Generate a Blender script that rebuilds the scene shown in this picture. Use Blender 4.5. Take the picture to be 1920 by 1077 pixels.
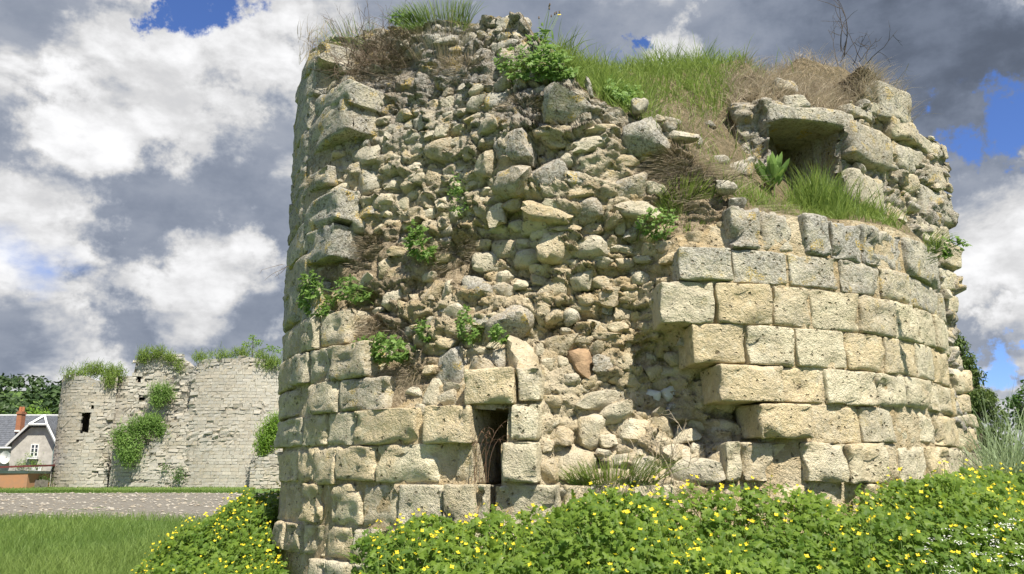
import bpy, bmesh, math, random
import numpy as np
from mathutils import Vector
for o in list(bpy.data.objects): bpy.data.objects.remove(o)
rng = np.random.default_rng(11); random.seed(11)
R_ = math.radians
scn = bpy.context.scene
COL = scn.collection
# ------------------------------------------------------------------ camera
EYE = 1.65; FPX = 1600.0; PITCH = R_(12.675)
cam_d = bpy.data.cameras.new('camera'); cam = bpy.data.objects.new('camera', cam_d); COL.objects.link(cam)
cam_d.sensor_width = 36; cam_d.lens = FPX * 36 / 1920; cam_d.clip_end = 5000; cam_d.clip_start = .05
cam.location = (0, 0, EYE); cam.rotation_euler = (math.pi / 2 + PITCH, 0, 0)
scn.camera = cam
scn.cycles.max_bounces = 5; scn.cycles.diffuse_bounces = 3; scn.cycles.glossy_bounces = 1; scn.cycles.transmission_bounces = 2; scn.cycles.transparent_max_bounces = 4
scn.view_settings.view_transform = 'Standard'; scn.view_settings.look = 'None'
scn.view_settings.exposure = 0.82; scn.view_settings.gamma = 1
# ------------------------------------------------------------------ sun
SUN_AZ, SUN_EL = R_(27), R_(56)      # azimuth: turned right from the direction back over the camera
sun_dir = Vector((math.sin(SUN_AZ) * math.cos(SUN_EL), -math.cos(SUN_AZ) * math.cos(SUN_EL), math.sin(SUN_EL)))
sd = bpy.data.lights.new('sun', 'SUN'); sd.energy = 5.0; sd.angle = R_(.53); sd.color = (1, .935, .825)
so = bpy.data.objects.new('sun', sd); COL.objects.link(so)
so.rotation_euler = (-sun_dir).to_track_quat('-Z', 'Y').to_euler(); so.location = (6, -10, 20)
# ------------------------------------------------------------------ pixel helpers (photo pixels 1920x1077 -> rays)
def ray(x, y):
    x = (np.asarray(x, float) - 960) / FPX; y = (538.5 - np.asarray(y, float)) / FPX
    return np.stack([x, math.cos(PITCH) - y * math.sin(PITCH), math.sin(PITCH) + y * math.cos(PITCH)], -1)
def at(x, y, Y):
    d = ray(x, y); p = d * (np.asarray(Y, float) / d[..., 1])[..., None]; p[..., 2] += EYE; return p
def project(P):
    P = np.asarray(P, float); q = P - np.array([0, 0, EYE])
    f = q[..., 1] * math.cos(PITCH) + q[..., 2] * math.sin(PITCH)
    u = -q[..., 1] * math.sin(PITCH) + q[..., 2] * math.cos(PITCH)
    return 960 + FPX * q[..., 0] / f, 538.5 - FPX * u / f
# ------------------------------------------------------------------ world: Nishita sky behind layered procedural clouds
w = bpy.data.worlds.new('World'); scn.world = w; w.use_nodes = True
nt = w.node_tree; nt.nodes.clear()
class N:
    def __init__(s, nt): s.nt = nt
    def new(s, t, **k):
        n = s.nt.nodes.new(t)
        for a, b in k.items(): setattr(n, a, b)
        return n
    def put(s, sock, v):
        if isinstance(v, bpy.types.NodeSocket): s.nt.links.new(v, sock)
        else: sock.default_value = v
    def m(s, op, a, b=0.0, c=0.0, clamp=False):
        n = s.new('ShaderNodeMath', operation=op, use_clamp=clamp)
        s.put(n.inputs[0], a); s.put(n.inputs[1], b); s.put(n.inputs[2], c); return n.outputs[0]
    def vm(s, op, a, b=(0, 0, 0), scale=None):
        n = s.new('ShaderNodeVectorMath', operation=op); s.put(n.inputs[0], a); s.put(n.inputs[1], b)
        if scale is not None: s.put(n.inputs['Scale'], scale)
        return n.outputs['Value'] if op in ('DOT_PRODUCT', 'LENGTH', 'DISTANCE') else n.outputs[0]
    def noise(s, vec, scale, detail=5, rough=.55, dist=0.0, col=False):
        n = s.new('ShaderNodeTexNoise'); s.put(n.inputs['Vector'], vec)
        n.inputs['Scale'].default_value = scale; n.inputs['Detail'].default_value = detail
        n.inputs['Roughness'].default_value = rough; n.inputs['Distortion'].default_value = dist
        return n.outputs['Color'] if col else n.outputs['Fac']
    def voro(s, vec, scale, feature='F1', rand=1.0, out='Distance'):
        n = s.new('ShaderNodeTexVoronoi', feature=feature); s.put(n.inputs['Vector'], vec)
        n.inputs['Scale'].default_value = scale; n.inputs['Randomness'].default_value = rand
        return n.outputs[out]
    def ss(s, v, lo, hi, a=0.0, b=1.0):
        n = s.new('ShaderNodeMapRange', interpolation_type='SMOOTHSTEP'); s.put(n.inputs[0], v)
        for i, x in enumerate((lo, hi, a, b)): s.put(n.inputs[1 + i], x)
        return n.outputs[0]
    def mix(s, f, a, b, mode='MIX'):
        n = s.new('ShaderNodeMix', data_type='RGBA', blend_type=mode); s.put(n.inputs[0], f)
        for i, v in ((6, a), (7, b)):
            if isinstance(v, tuple) and len(v) == 3: v = v + (1,)
            s.put(n.inputs[i], v)
        return n.outputs[2]
W_ = N(nt)
sky = W_.new('ShaderNodeTexSky', sky_type='NISHITA'); sky.sun_disc = False
sky.sun_elevation = SUN_EL; sky.sun_rotation = math.pi - SUN_AZ
sky.air_density = 1.0; sky.dust_density = .1; sky.ozone_density = 6.0; sky.altitude = 1500
bg_sky = W_.new('ShaderNodeBackground'); bg_sky.inputs[1].default_value = .085
W_.put(bg_sky.inputs[0], W_.mix(1.0, sky.outputs[0], (.82, .88, 1.14), 'MULTIPLY'))
dirv = W_.new('ShaderNodeTexCoord').outputs['Generated']
dirn = W_.vm('NORMALIZE', dirv)
sx = W_.new('ShaderNodeSeparateXYZ'); W_.put(sx.inputs[0], dirn)
den = W_.m('ADD', W_.m('MAXIMUM', sx.outputs[2], 0.0), .38)
cx = W_.new('ShaderNodeCombineXYZ')
W_.put(cx.inputs[0], W_.m('DIVIDE', sx.outputs[0], den)); W_.put(cx.inputs[1], W_.m('DIVIDE', sx.outputs[1], den))
cp = W_.vm('MULTIPLY', dirn, (2.3, 2.3, 3.9))     # slightly flattened billows
cp_plane = cx.outputs[0]                                  # position on the cloud layer
wob = W_.vm('SUBTRACT', W_.noise(dirn, 9, 6, .66, col=True), (.5, .5, .5))
wdir = W_.vm('ADD', dirn, W_.vm('SCALE', wob, scale=.22))
def blob(x, y, r0, r1, sx_=1.0):
    """soft patch of sky round the direction of photo pixel (x, y); radii in degrees"""
    d = ray(x, y); d = d / np.linalg.norm(d)
    dist = W_.vm('DISTANCE', wdir, tuple(float(v) for v in d))
    return W_.ss(dist, R_(r0), R_(r1), 1.0, 0.0)
def total(bl):
    t = bl[0]
    for b in bl[1:]: t = W_.m('MAXIMUM', t, b)
    return t
base = W_.noise(cp, 1.9, 5, .52, .1)
fine = W_.noise(cp, 7.0, 6, .58, .1)
gaps = total([blob(400, 4, 1.0, 4.0), blob(310, 40, .3, 2.4), blob(1172, 55, .2, 1.9), blob(1160, 95, .1, 1.7), blob(1790, 262, .2, 2.6),
              blob(1905, 225, .4, 2.8), blob(1860, 690, .8, 2.8)])
here = total([blob(300, 330, 14, 26), blob(1300, 200, 16, 28), blob(1900, 450, 10, 22), blob(250, 640, 10, 20)])     # the bank of cloud over the ruin
cover = W_.ss(W_.m('SUBTRACT', W_.m('ADD', W_.m('ADD', base, W_.m('MULTIPLY', fine, .35)), W_.m('MULTIPLY', here, .31)), W_.m('MULTIPLY', gaps, .50)), .52, .80)
dark = total([blob(1640, 60, 5, 13), blob(1850, 120, 3, 8), blob(520, 540, 2, 8), blob(300, 540, 3, 9), blob(90, 640, 2, 7), blob(250, 640, 2, 6), blob(1000, 60, 2, 6), blob(380, 330, 1, 5)])
vdark = total([blob(1700, 90, 3, 9.5), blob(1880, 110, 2, 6)])
brite = total([blob(260, 150, 3, 8), blob(70, 430, 2, 6), blob(1260, 60, 1, 4), blob(1890, 420, 3, 7.5), blob(430, 480, 1, 4), blob(90, 240, 1, 5), blob(480, 110, 1, 5), blob(110, 630, 2, 6), blob(380, 560, 2, 6), blob(1880, 640, 1, 4)])
lump = W_.noise(W_.vm('ADD', cp, (3.3, 1.7, 0)), 2.9, 6, .55, .15)
puff = W_.ss(W_.m('ADD', W_.m('ADD', lump, W_.m('MULTIPLY', brite, .17)), W_.m('MULTIPLY', W_.m('ADD', dark, vdark), -.10)), .45, .62)
lum = W_.m('ADD', W_.m('MULTIPLY', puff, W_.ss(fine, .3, .7, .25, .45)), W_.ss(fine, .3, .7, .25, .32))
lum = W_.m('SUBTRACT', lum, W_.m('MULTIPLY', dark, .035))
lum = W_.m('SUBTRACT', lum, W_.m('MULTIPLY', vdark, .10))
# thin edges of a cloud let light through
lum = W_.m('MAXIMUM', lum, .06)
ccol = W_.mix(W_.ss(lum, .08, .55), (.75, .91, 1.24), (1.0, 1.0, 1.01))
ccol = W_.mix(1.0, ccol, W_.new('ShaderNodeCombineColor').outputs[0], 'MULTIPLY')
cc = [n for n in nt.nodes if n.type == 'COMBINE_COLOR'][0]
for i in range(3): W_.put(cc.inputs[i], lum)
bg_cl = W_.new('ShaderNodeBackground'); W_.put(bg_cl.inputs[0], ccol); bg_cl.inputs[1].default_value = .76
mixs = W_.new('ShaderNodeMixShader'); W_.put(mixs.inputs[0], cover)
nt.links.new(bg_sky.outputs[0], mixs.inputs[1]); nt.links.new(bg_cl.outputs[0], mixs.inputs[2])
w.cycles.sampling_method = 'MANUAL'; w.cycles.sample_map_resolution = 512
wo = W_.new('ShaderNodeOutputWorld'); nt.links.new(mixs.outputs[0], wo.inputs[0])

# ------------------------------------------------------------------ scene bookkeeping
def tag(o, label=None, cat=None, group=None, kind=None):
    for k, v in (('label', label), ('category', cat), ('group', group), ('kind', kind)):
        if v: o[k] = v
    return o
def empty(name, loc=(0, 0, 0)):
    o = bpy.data.objects.new(name, None); o.location = loc; COL.objects.link(o); o.empty_display_size = .1; return o
class MB:
    """collects geometry with a per-vertex colour factor 'tint' and 'weather', builds ONE mesh object"""
    def __init__(s): s.v = []; s.f = {}; s.n = 0; s.t = []; s.w = []
    def add(s, v, f, tint=0.5, weather=0.0):
        v = np.asarray(v, float).reshape(-1, 3); f = np.asarray(f, int)
        s.v.append(v); s.f.setdefault(f.shape[1], []).append(f + s.n)
        s.t.append(np.broadcast_to(np.asarray(tint, float), (len(v),))); s.w.append(np.broadcast_to(np.asarray(weather, float), (len(v),)))
        s.n += len(v); return s
    def box(s, x0, x1, y0, y1, z0, z1, **k):
        v = [(x, y, z) for z in (z0, z1) for y in (y0, y1) for x in (x0, x1)]
        return s.add(v, [(0, 2, 3, 1), (4, 5, 7, 6), (0, 1, 5, 4), (2, 6, 7, 3), (0, 4, 6, 2), (1, 3, 7, 5)], **k)
    def tube(s, pts, r0, r1=None, sides=4, **k):
        pts = np.asarray(pts, float); n = len(pts); r1 = r0 if r1 is None else r1
        d = np.gradient(pts, axis=0); d /= np.linalg.norm(d, axis=1)[:, None] + 1e-9
        a = np.cross(d, (.31, .2, .93)); a /= np.linalg.norm(a, axis=1)[:, None] + 1e-9; b = np.cross(d, a)
        rr = np.linspace(r0, r1, n)[:, None]; vs = []
        for i in range(sides):
            t = 2 * math.pi * i / sides; vs.append(pts + (a * math.cos(t) + b * math.sin(t)) * rr)
        v = np.stack(vs, 1).reshape(-1, 3); f = []
        for i in range(n - 1):
            for j in range(sides):
                q = (j + 1) % sides; f.append((i * sides + j, i * sides + q, (i + 1) * sides + q, (i + 1) * sides + j))
        return s.add(v, f, **k)
    def mesh(s, name, smooth=False, sharp=None):
        me = bpy.data.meshes.new(name)
        v = np.concatenate(s.v); me.vertices.add(len(v)); me.vertices.foreach_set('co', v.ravel())
        loops = []; starts = []; p = 0
        for k, fl in s.f.items():
            f = np.concatenate(fl); loops.append(f.ravel()); starts.append(p + np.arange(len(f)) * k); p += f.size
        L = np.concatenate(loops); S = np.concatenate(starts)
        me.loops.add(len(L)); me.loops.foreach_set('vertex_index', L)
        me.polygons.add(len(S)); me.polygons.foreach_set('loop_start', S)
        me.polygons.foreach_set('use_smooth', np.full(len(S), bool(smooth)))
        me.update(calc_edges=True); me.validate()
        for nm, arr in (('tint', s.t), ('weather', s.w)):
            a = np.concatenate(arr)
            if nm == 'weather' and not a.any(): continue
            at_ = me.attributes.new(nm, 'FLOAT', 'POINT'); at_.data.foreach_set('value', a.astype(np.float32))
        if smooth and sharp: me.set_sharp_from_angle(angle=R_(sharp))
        return me
    def build(s, name, mat, parent=None, loc=None, smooth=False, sharp=None):
        if loc is not None:
            s.v = [v - np.asarray(loc, float) for v in s.v]
        o = bpy.data.objects.new(name, s.mesh(name, smooth, sharp)); COL.objects.link(o)
        if loc is not None: o.location = loc
        if mat: o.data.materials.append(mat)
        if parent is not None:
            o.parent = parent
            q = parent; off = Vector((0, 0, 0))
            while q: off += Vector(q.location); q = q.parent
            o.location = Vector(o.location) - off
        return o
# ------------------------------------------------------------------ numpy noise
def _h(a, b, c, s=0):
    n = (a * 374761393 + b * 668265263 + c * 2147483647 + s * 1274126177) & 0xFFFFFFFF
    n = ((n ^ (n >> 13)) * 1274126177) & 0xFFFFFFFF
    n = ((n ^ (n >> 16)) * 2246822519) & 0xFFFFFFFF
    return ((n ^ (n >> 15)) & 0xFFFFFF) / float(0xFFFFFF)
def vnoise(p, s=0):
    p = np.asarray(p, float); i = np.floor(p).astype(np.int64); f = p - i; u = f * f * f * (f * (f * 6 - 15) + 10)
    r = 0
    for dx in (0, 1):
        for dy in (0, 1):
            for dz in (0, 1):
                wgt = (u[..., 0] if dx else 1 - u[..., 0]) * (u[..., 1] if dy else 1 - u[..., 1]) * (u[..., 2] if dz else 1 - u[..., 2])
                r = r + wgt * _h(i[..., 0] + dx, i[..., 1] + dy, i[..., 2] + dz, s)
    return r * 2 - 1
def fbm(p, oct=4, s=0, gain=.5):
    p = np.asarray(p, float); a = 1; t = 0; r = 0
    for k in range(oct):
        r = r + a * vnoise(p * 2 ** k + k * 17.3, s + k); t += a; a *= gain
    return r / t
def worley(x, z, s=0):
    """2D cellular noise: F1, F2 and a random number of the nearest cell"""
    x = np.asarray(x, float); z = np.asarray(z, float); ix = np.floor(x).astype(np.int64); iz = np.floor(z).astype(np.int64)
    f1 = np.full(x.shape, 9.); f2 = np.full(x.shape, 9.); cid = np.zeros(x.shape)
    for dx in (-1, 0, 1):
        for dz in (-1, 0, 1):
            a, b = ix + dx, iz + dz
            px = a + .1 + .8 * _h(a, b, 1, s); pz = b + .1 + .8 * _h(a, b, 2, s)
            d = np.hypot(px - x, pz - z); c = _h(a, b, 3, s)
            nw = d < f1
            f2 = np.where(nw, f1, np.minimum(f2, d)); cid = np.where(nw, c, cid); f1 = np.where(nw, d, f1)
    return f1, f2, cid
def facets(x, z, s=0):
    """broken chunks: every cell is a plane with its own height and tilt; returns height in -1..1 and distance to the crack"""
    x = np.asarray(x, float); z = np.asarray(z, float); ix = np.floor(x).astype(np.int64); iz = np.floor(z).astype(np.int64)
    f1 = np.full(x.shape, 9.); f2 = np.full(x.shape, 9.); h = np.zeros(x.shape)
    for dx in (-1, 0, 1):
        for dz in (-1, 0, 1):
            a, b = ix + dx, iz + dz; px = a + .05 + .9 * _h(a, b, 1, s); pz = b + .05 + .9 * _h(a, b, 2, s); d = np.hypot(px - x, pz - z)
            hh = (_h(a, b, 3, s) * 2 - 1) + (x - px) * (_h(a, b, 4, s) * 2 - 1) * 1.6 + (z - pz) * (_h(a, b, 5, s) * 2 - .7) * 1.6
            nw = d < f1; f2 = np.where(nw, f1, np.minimum(f2, d)); h = np.where(nw, hh, h); f1 = np.where(nw, d, f1)
    return h, f2 - f1
def sstep(v, a, b):
    t = np.clip((np.asarray(v, float) - a) / (b - a), 0, 1); return t * t * (3 - 2 * t)
class RBF:
    def __init__(s, P, V, k=.02):
        s.P = np.asarray(P, float); V = np.asarray(V, float); s.mu = V.mean()
        D = np.linalg.norm(s.P[:, None] - s.P[None], axis=2)
        s.w = np.linalg.solve(np.vstack([np.hstack([D + np.eye(len(V)) * k * -1, np.ones((len(V), 1))]), np.append(np.ones(len(V)), 0)[None]]), np.append(V, 0))
    def __call__(s, Q):
        Q = np.asarray(Q, float); sh = Q.shape[:-1]; Q = Q.reshape(-1, Q.shape[-1]); out = np.empty(len(Q))
        for i in range(0, len(Q), 40000):
            D = np.linalg.norm(Q[i:i + 40000, None] - s.P[None], axis=2); out[i:i + 40000] = D @ s.w[:-1] + s.w[-1]
        return out.reshape(sh)

class Table:
    """a smooth 2D function sampled once, then read by bilinear lookup"""
    def __init__(s, fn, x0, x1, nx, y0, y1, ny):
        s.a = (x0, y0); s.d = ((x1 - x0) / (nx - 1), (y1 - y0) / (ny - 1)); s.n = (nx, ny)
        X, Y = np.meshgrid(np.linspace(x0, x1, nx), np.linspace(y0, y1, ny), indexing='ij'); s.t = fn(np.stack([X, Y], -1))
    def __call__(s, Q):
        Q = np.asarray(Q, float); u = np.clip((Q[..., 0] - s.a[0]) / s.d[0], 0, s.n[0] - 1.001); v = np.clip((Q[..., 1] - s.a[1]) / s.d[1], 0, s.n[1] - 1.001)
        i = u.astype(int); j = v.astype(int); f = u - i; g = v - j; t = s.t
        return (t[i, j] * (1 - f) + t[i + 1, j] * f) * (1 - g) + (t[i, j + 1] * (1 - f) + t[i + 1, j + 1] * f) * g
# ------------------------------------------------------------------ materials
def material(name):
    m = bpy.data.materials.new(name); m.use_nodes = True; t = m.node_tree; t.nodes.clear()
    n = N(t); out = n.new('ShaderNodeOutputMaterial'); return m, n, out
def limestone(name, light=(.63, .565, .40), warm=(.52, .425, .26), pits=1.0, bump=1.0, grime=1.0, macro=2.3):
    m, n, out = material(name)
    pos = n.new('ShaderNodeNewGeometry').outputs['Position']
    tint = n.new('ShaderNodeAttribute', attribute_name='tint').outputs['Fac']
    wea = n.new('ShaderNodeAttribute', attribute_name='weather').outputs['Fac']
    rnd = n.new('ShaderNodeObjectInfo').outputs['Random']
    big = n.noise(pos, macro, 3, .6); mid = n.noise(pos, 11, 4, .65); grain = n.noise(pos, 90, 2, .7); speck = n.noise(pos, 34, 4, .75)
    col = n.mix(n.ss(n.m('ADD', big, n.m('MULTIPLY', n.m('SUBTRACT', n.m('MINIMUM', tint, 1.0), .5), .5)), .36, .68), light, warm)
    col = n.mix(n.ss(mid, .45, .72, 0, .55), col, (.44, .385, .275))
    col = n.mix(n.ss(mid, .30, .48, .45, 0), col, (.67, .62, .48))
    v = n.m('ADD', .82, n.m('MULTIPLY', n.m('ADD', rnd, n.m('MINIMUM', tint, 1.0)), .20))
    vcol = n.new('ShaderNodeCombineColor')
    for i in range(3): n.put(vcol.inputs[i], v)
    col = n.mix(1.0, col, vcol.outputs[0], 'MULTIPLY')
    col = n.mix(n.m('MULTIPLY', n.ss(speck, .52, .70), .34), col, (.25, .21, .14))
    col = n.mix(n.ss(tint, 1.1, 1.6, 0, .85), col, n.mix(n.ss(speck, .4, .6), (.20, .155, .10), (.37, .30, .21)))
    # weathered crust: grey film, pale crustose lichen, black specks, a little orange lichen
    wm = n.m('MULTIPLY', wea, n.ss(n.m('ADD', n.m('MULTIPLY', big, .6), n.m('MULTIPLY', mid, .6)), .42, .68, .45, 1.0))
    col = n.mix(n.m('MULTIPLY', wm, .82, clamp=True), col, n.mix(n.ss(speck, .38, .62), (.125, .123, .114), (.49, .482, .452)))
    blk = n.m('MULTIPLY', n.ss(speck, .55, .66), n.m('MULTIPLY', wea, .75 * grime))
    col = n.mix(blk, col, (.055, .054, .05))
    oran = n.m('MULTIPLY', n.m('MULTIPLY', n.ss(n.noise(pos, 6.5, 1, .5), .60, .68), n.ss(grain, .46, .55)), n.m('MULTIPLY', wea, .8))
    col = n.mix(oran, col, (.52, .36, .055))
    # pits and holes of the coarse limestone
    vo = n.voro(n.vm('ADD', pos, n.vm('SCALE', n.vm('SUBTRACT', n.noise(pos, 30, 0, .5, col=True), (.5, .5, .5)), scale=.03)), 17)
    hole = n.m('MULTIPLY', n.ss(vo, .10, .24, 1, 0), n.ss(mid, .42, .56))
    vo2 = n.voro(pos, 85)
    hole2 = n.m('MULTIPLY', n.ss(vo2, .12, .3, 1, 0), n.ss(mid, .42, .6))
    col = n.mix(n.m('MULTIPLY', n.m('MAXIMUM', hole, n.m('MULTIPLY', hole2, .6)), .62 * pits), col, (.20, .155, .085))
    h = n.m('ADD', n.m('MULTIPLY', mid, .55), n.m('MULTIPLY', grain, .16))
    h = n.m('ADD', h, n.m('MULTIPLY', speck, .36))
    h = n.m('SUBTRACT', h, n.m('MULTIPLY', hole, .85 * pits)); h = n.m('SUBTRACT', h, n.m('MULTIPLY', hole2, .22 * pits))
    bp = n.new('ShaderNodeBump'); bp.inputs['Strength'].default_value = 1.0; bp.inputs['Distance'].default_value = .062 * bump
    n.put(bp.inputs['Height'], h)
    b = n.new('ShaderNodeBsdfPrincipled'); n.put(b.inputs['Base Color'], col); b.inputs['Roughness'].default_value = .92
    b.inputs['Specular IOR Level'].default_value = .15
    n.put(b.inputs['Normal'], bp.outputs[0]); m.node_tree.links.new(b.outputs[0], out.inputs[0]); return m
def plain(name, col, rough=.8, var=.15, scale=8, bump=0.0, metallic=0.0, spec=.3, col2=None, space='pos'):
    m, n, out = material(name)
    pos = n.new('ShaderNodeNewGeometry').outputs['Position']
    t = n.noise(pos, scale, 5, .65)
    c2 = col2 or tuple(max(0, c * (1 - 2.2 * var)) for c in col)
    b = n.new('ShaderNodeBsdfPrincipled'); n.put(b.inputs['Base Color'], n.mix(n.ss(t, .3, .7), col, c2))
    b.inputs['Roughness'].default_value = rough; b.inputs['Metallic'].default_value = metallic; b.inputs['Specular IOR Level'].default_value = spec
    if bump:
        bp = n.new('ShaderNodeBump'); bp.inputs['Strength'].default_value = bump; bp.inputs['Distance'].default_value = .03
        n.put(bp.inputs['Height'], n.noise(pos, scale * 3, 5, .7)); n.put(b.inputs['Normal'], bp.outputs[0])
    m.node_tree.links.new(b.outputs[0], out.inputs[0]); return m
def leafmat(name, a, b_, trans=.35, rough=.55, tcol=None, spec=.3):
    """two albedos mixed by each blade's own tint; light passes through"""
    m, n, out = material(name)
    tint = n.new('ShaderNodeAttribute', attribute_name='tint').outputs['Fac']
    pos = n.new('ShaderNodeNewGeometry').outputs['Position']
    f = n.m('ADD', n.m('MULTIPLY', tint, .8), n.m('MULTIPLY', n.noise(pos, 3.0, 3), .3), clamp=True)
    col = n.mix(f, a, b_)
    b = n.new('ShaderNodeBsdfPrincipled'); n.put(b.inputs['Base Color'], col); b.inputs['Roughness'].default_value = rough
    b.inputs['Specular IOR Level'].default_value = spec
    tr = n.new('ShaderNodeBsdfTranslucent'); n.put(tr.inputs[0], n.mix(.5, col, tcol or tuple(min(1, c * 1.6) for c in b_)))
    mx = n.new('ShaderNodeMixShader'); mx.inputs[0].default_value = trans
    m.node_tree.links.new(b.outputs[0], mx.inputs[1]); m.node_tree.links.new(tr.outputs[0], mx.inputs[2])
    m.node_tree.links.new(mx.outputs[0], out.inputs[0]); return m
M = dict(
    ashlar=limestone('limestone_ashlar'), rubble=limestone('limestone_rubble', light=(.59, .53, .39), warm=(.45, .36, .22), pits=.6),
    core=limestone('lime_mortar_core', light=(.55, .47, .325), warm=(.41, .315, .18), pits=.9, bump=1.4),  # mortar, toned down so its colour adds shade to crevices between stones
    flint=plain('pale_flint', (.58, .57, .53), .5, .1, 10), reddish=plain('reddish_stone', (.40, .27, .16), .9, .2, 14, .6), darkstone=plain('dark_stone', (.15, .14, .125), .9, .25, 20, .6),
    grass=leafmat('green_grass', (.09, .165, .025), (.26, .34, .08), .4), dry=leafmat('dry_grass', (.19, .15, .10), (.50, .425, .31), .2, .8),
    wildgrass=leafmat('field_grass', (.06, .125, .022), (.21, .29, .07), .38), bluegrass=leafmat('pale_reed_grass', (.15, .22, .10), (.33, .41, .23), .3),
    leaf=leafmat('celandine_leaf', (.05, .12, .014), (.23, .33, .045), .48), herb=leafmat('herb_leaf', (.085, .165, .035), (.22, .34, .08), .4),
    petal=leafmat('yellow_petal', (.78, .56, .02), (.86, .72, .04), .3), whitep=leafmat('white_petal', (.75, .75, .68), (.85, .85, .8), .3),
    stem=leafmat('green_stem', (.10, .18, .04), (.20, .28, .08), .1), twig=plain('dry_twig', (.16, .12, .085), .9, .2, 20), palestem=plain('bleached_stem', (.42, .35, .25), .9, .2, 20),
    twigdark=plain('dark_twig', (.075, .06, .05), .9, .2, 20),
    treeleaf=leafmat('tree_leaf', (.035, .085, .018), (.10, .19, .03), .3), treelight=leafmat('spring_leaf', (.09, .19, .02), (.22, .34, .04), .35), conifer=leafmat('conifer_needles', (.035, .07, .02), (.13, .18, .04), .2),
    hillwood=leafmat('hill_wood_leaf', (.012, .03, .011), (.05, .088, .022), .12), bark=plain('bark', (.11, .085, .06), .95, .25, 12, .6),
)
# soil and old thatch on the wall tops
M['soil'] = plain('thatch_soil', (.23, .18, .11), 1, .3, 14, 1.0, col2=(.10, .085, .045))
M['moss'] = plain('moss', (.13, .14, .025), 1, .3, 40, 1.0, col2=(.22, .19, .05))

# ================================================================== terrain
TC = np.array([math.sin(R_(5.974)) * 10, math.cos(R_(5.974)) * 10]); TR = 3.6245
def ground(X, Y):
    X = np.asarray(X, float); Y = np.asarray(Y, float)
    z = .0187 * np.clip(Y - 8, 0, 60) + .004 * np.clip(Y - 68, 0, 200)
    d = np.hypot(X - TC[0], Y - TC[1]) - TR
    z = z + .62 * (1 - sstep(d, .1, 2.6))
    z = z + .035 * np.sin(X * .9 + 1) * np.cos(Y * .7) * sstep(Y, 10, 16)
    # the wooded hill far left
    hx = np.clip((-20 - X) / 220, 0, 1)
    z = z + 50 * sstep(Y, 190, 520) * sstep(hx, 0.02, .42)
    return z
def ground_material():
    m, n, out = material('ground')
    pos = n.new('ShaderNodeNewGeometry').outputs['Position']
    a = n.noise(pos, .35, 5, .6); b = n.noise(pos, 9, 5, .7)
    col = n.mix(n.ss(b, .3, .7), (.05, .11, .016), (.115, .19, .03)); col = n.mix(n.ss(a, .5, .7, 0, .5), col, (.14, .17, .04))
    bs = n.new('ShaderNodeBsdfPrincipled'); n.put(bs.inputs['Base Color'], col); bs.inputs['Roughness'].default_value = 1
    bp = n.new('ShaderNodeBump'); bp.inputs['Distance'].default_value = .05; n.put(bp.inputs['Height'], b); n.put(bs.inputs['Normal'], bp.outputs[0])
    m.node_tree.links.new(bs.outputs[0], out.inputs[0]); return m
def sheet(xs, ys, dz=0.0):
    X, Y = np.meshgrid(xs, ys); Z = ground(X, Y) + dz; nx, ny = len(xs), len(ys)
    i = np.arange(nx * ny).reshape(ny, nx)
    f = np.stack([i[:-1, :-1], i[:-1, 1:], i[1:, 1:], i[1:, :-1]], -1).reshape(-1, 4)
    return np.stack([X, Y, Z], -1).reshape(-1, 3), f
xs = np.concatenate([np.linspace(-1500, -60, 60), np.linspace(-58, -14, 24), np.linspace(-13, 13, 66), np.linspace(14, 58, 24), np.linspace(60, 1500, 40)])
ys = np.concatenate([np.linspace(-200, -4, 12), np.linspace(-3, 17, 60), np.linspace(18, 80, 63), np.linspace(85, 700, 90), np.linspace(750, 3000, 20)])
b = MB(); b.add(*sheet(xs, ys)); tag(b.build('ground', ground_material(), smooth=True), kind='structure')

# ================================================================== the ruined round tower
TH0 = math.atan2(-TC[1], -TC[0])            # direction from the tower centre to the camera
def cyl(th, z, r):
    """angle (0 towards the camera, positive to the right), world height, radius -> point"""
    a = TH0 + np.asarray(th, float); return np.stack([TC[0] + r * np.cos(a), TC[1] + r * np.sin(a), np.broadcast_to(z, np.shape(a + r * 0))], -1)
def hit(x, y, rec=0.0):
    """photo pixel on the cylinder of radius TR - rec -> (angle, world z, distance)"""
    d = ray(x, y); r = TR - np.asarray(rec, float)
    a = d[..., 0] ** 2 + d[..., 1] ** 2; bb = d[..., 0] * TC[0] + d[..., 1] * TC[1]
    disc = np.maximum(bb * bb - a * (TC @ TC - r * r), 0); t = (bb - np.sqrt(disc)) / a
    X, Y = d[..., 0] * t, d[..., 1] * t
    th = np.arctan2(Y - TC[1], X - TC[0]) - TH0; th = (th + math.pi) % (2 * math.pi) - math.pi
    return th, d[..., 2] * t + EYE, t
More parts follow.
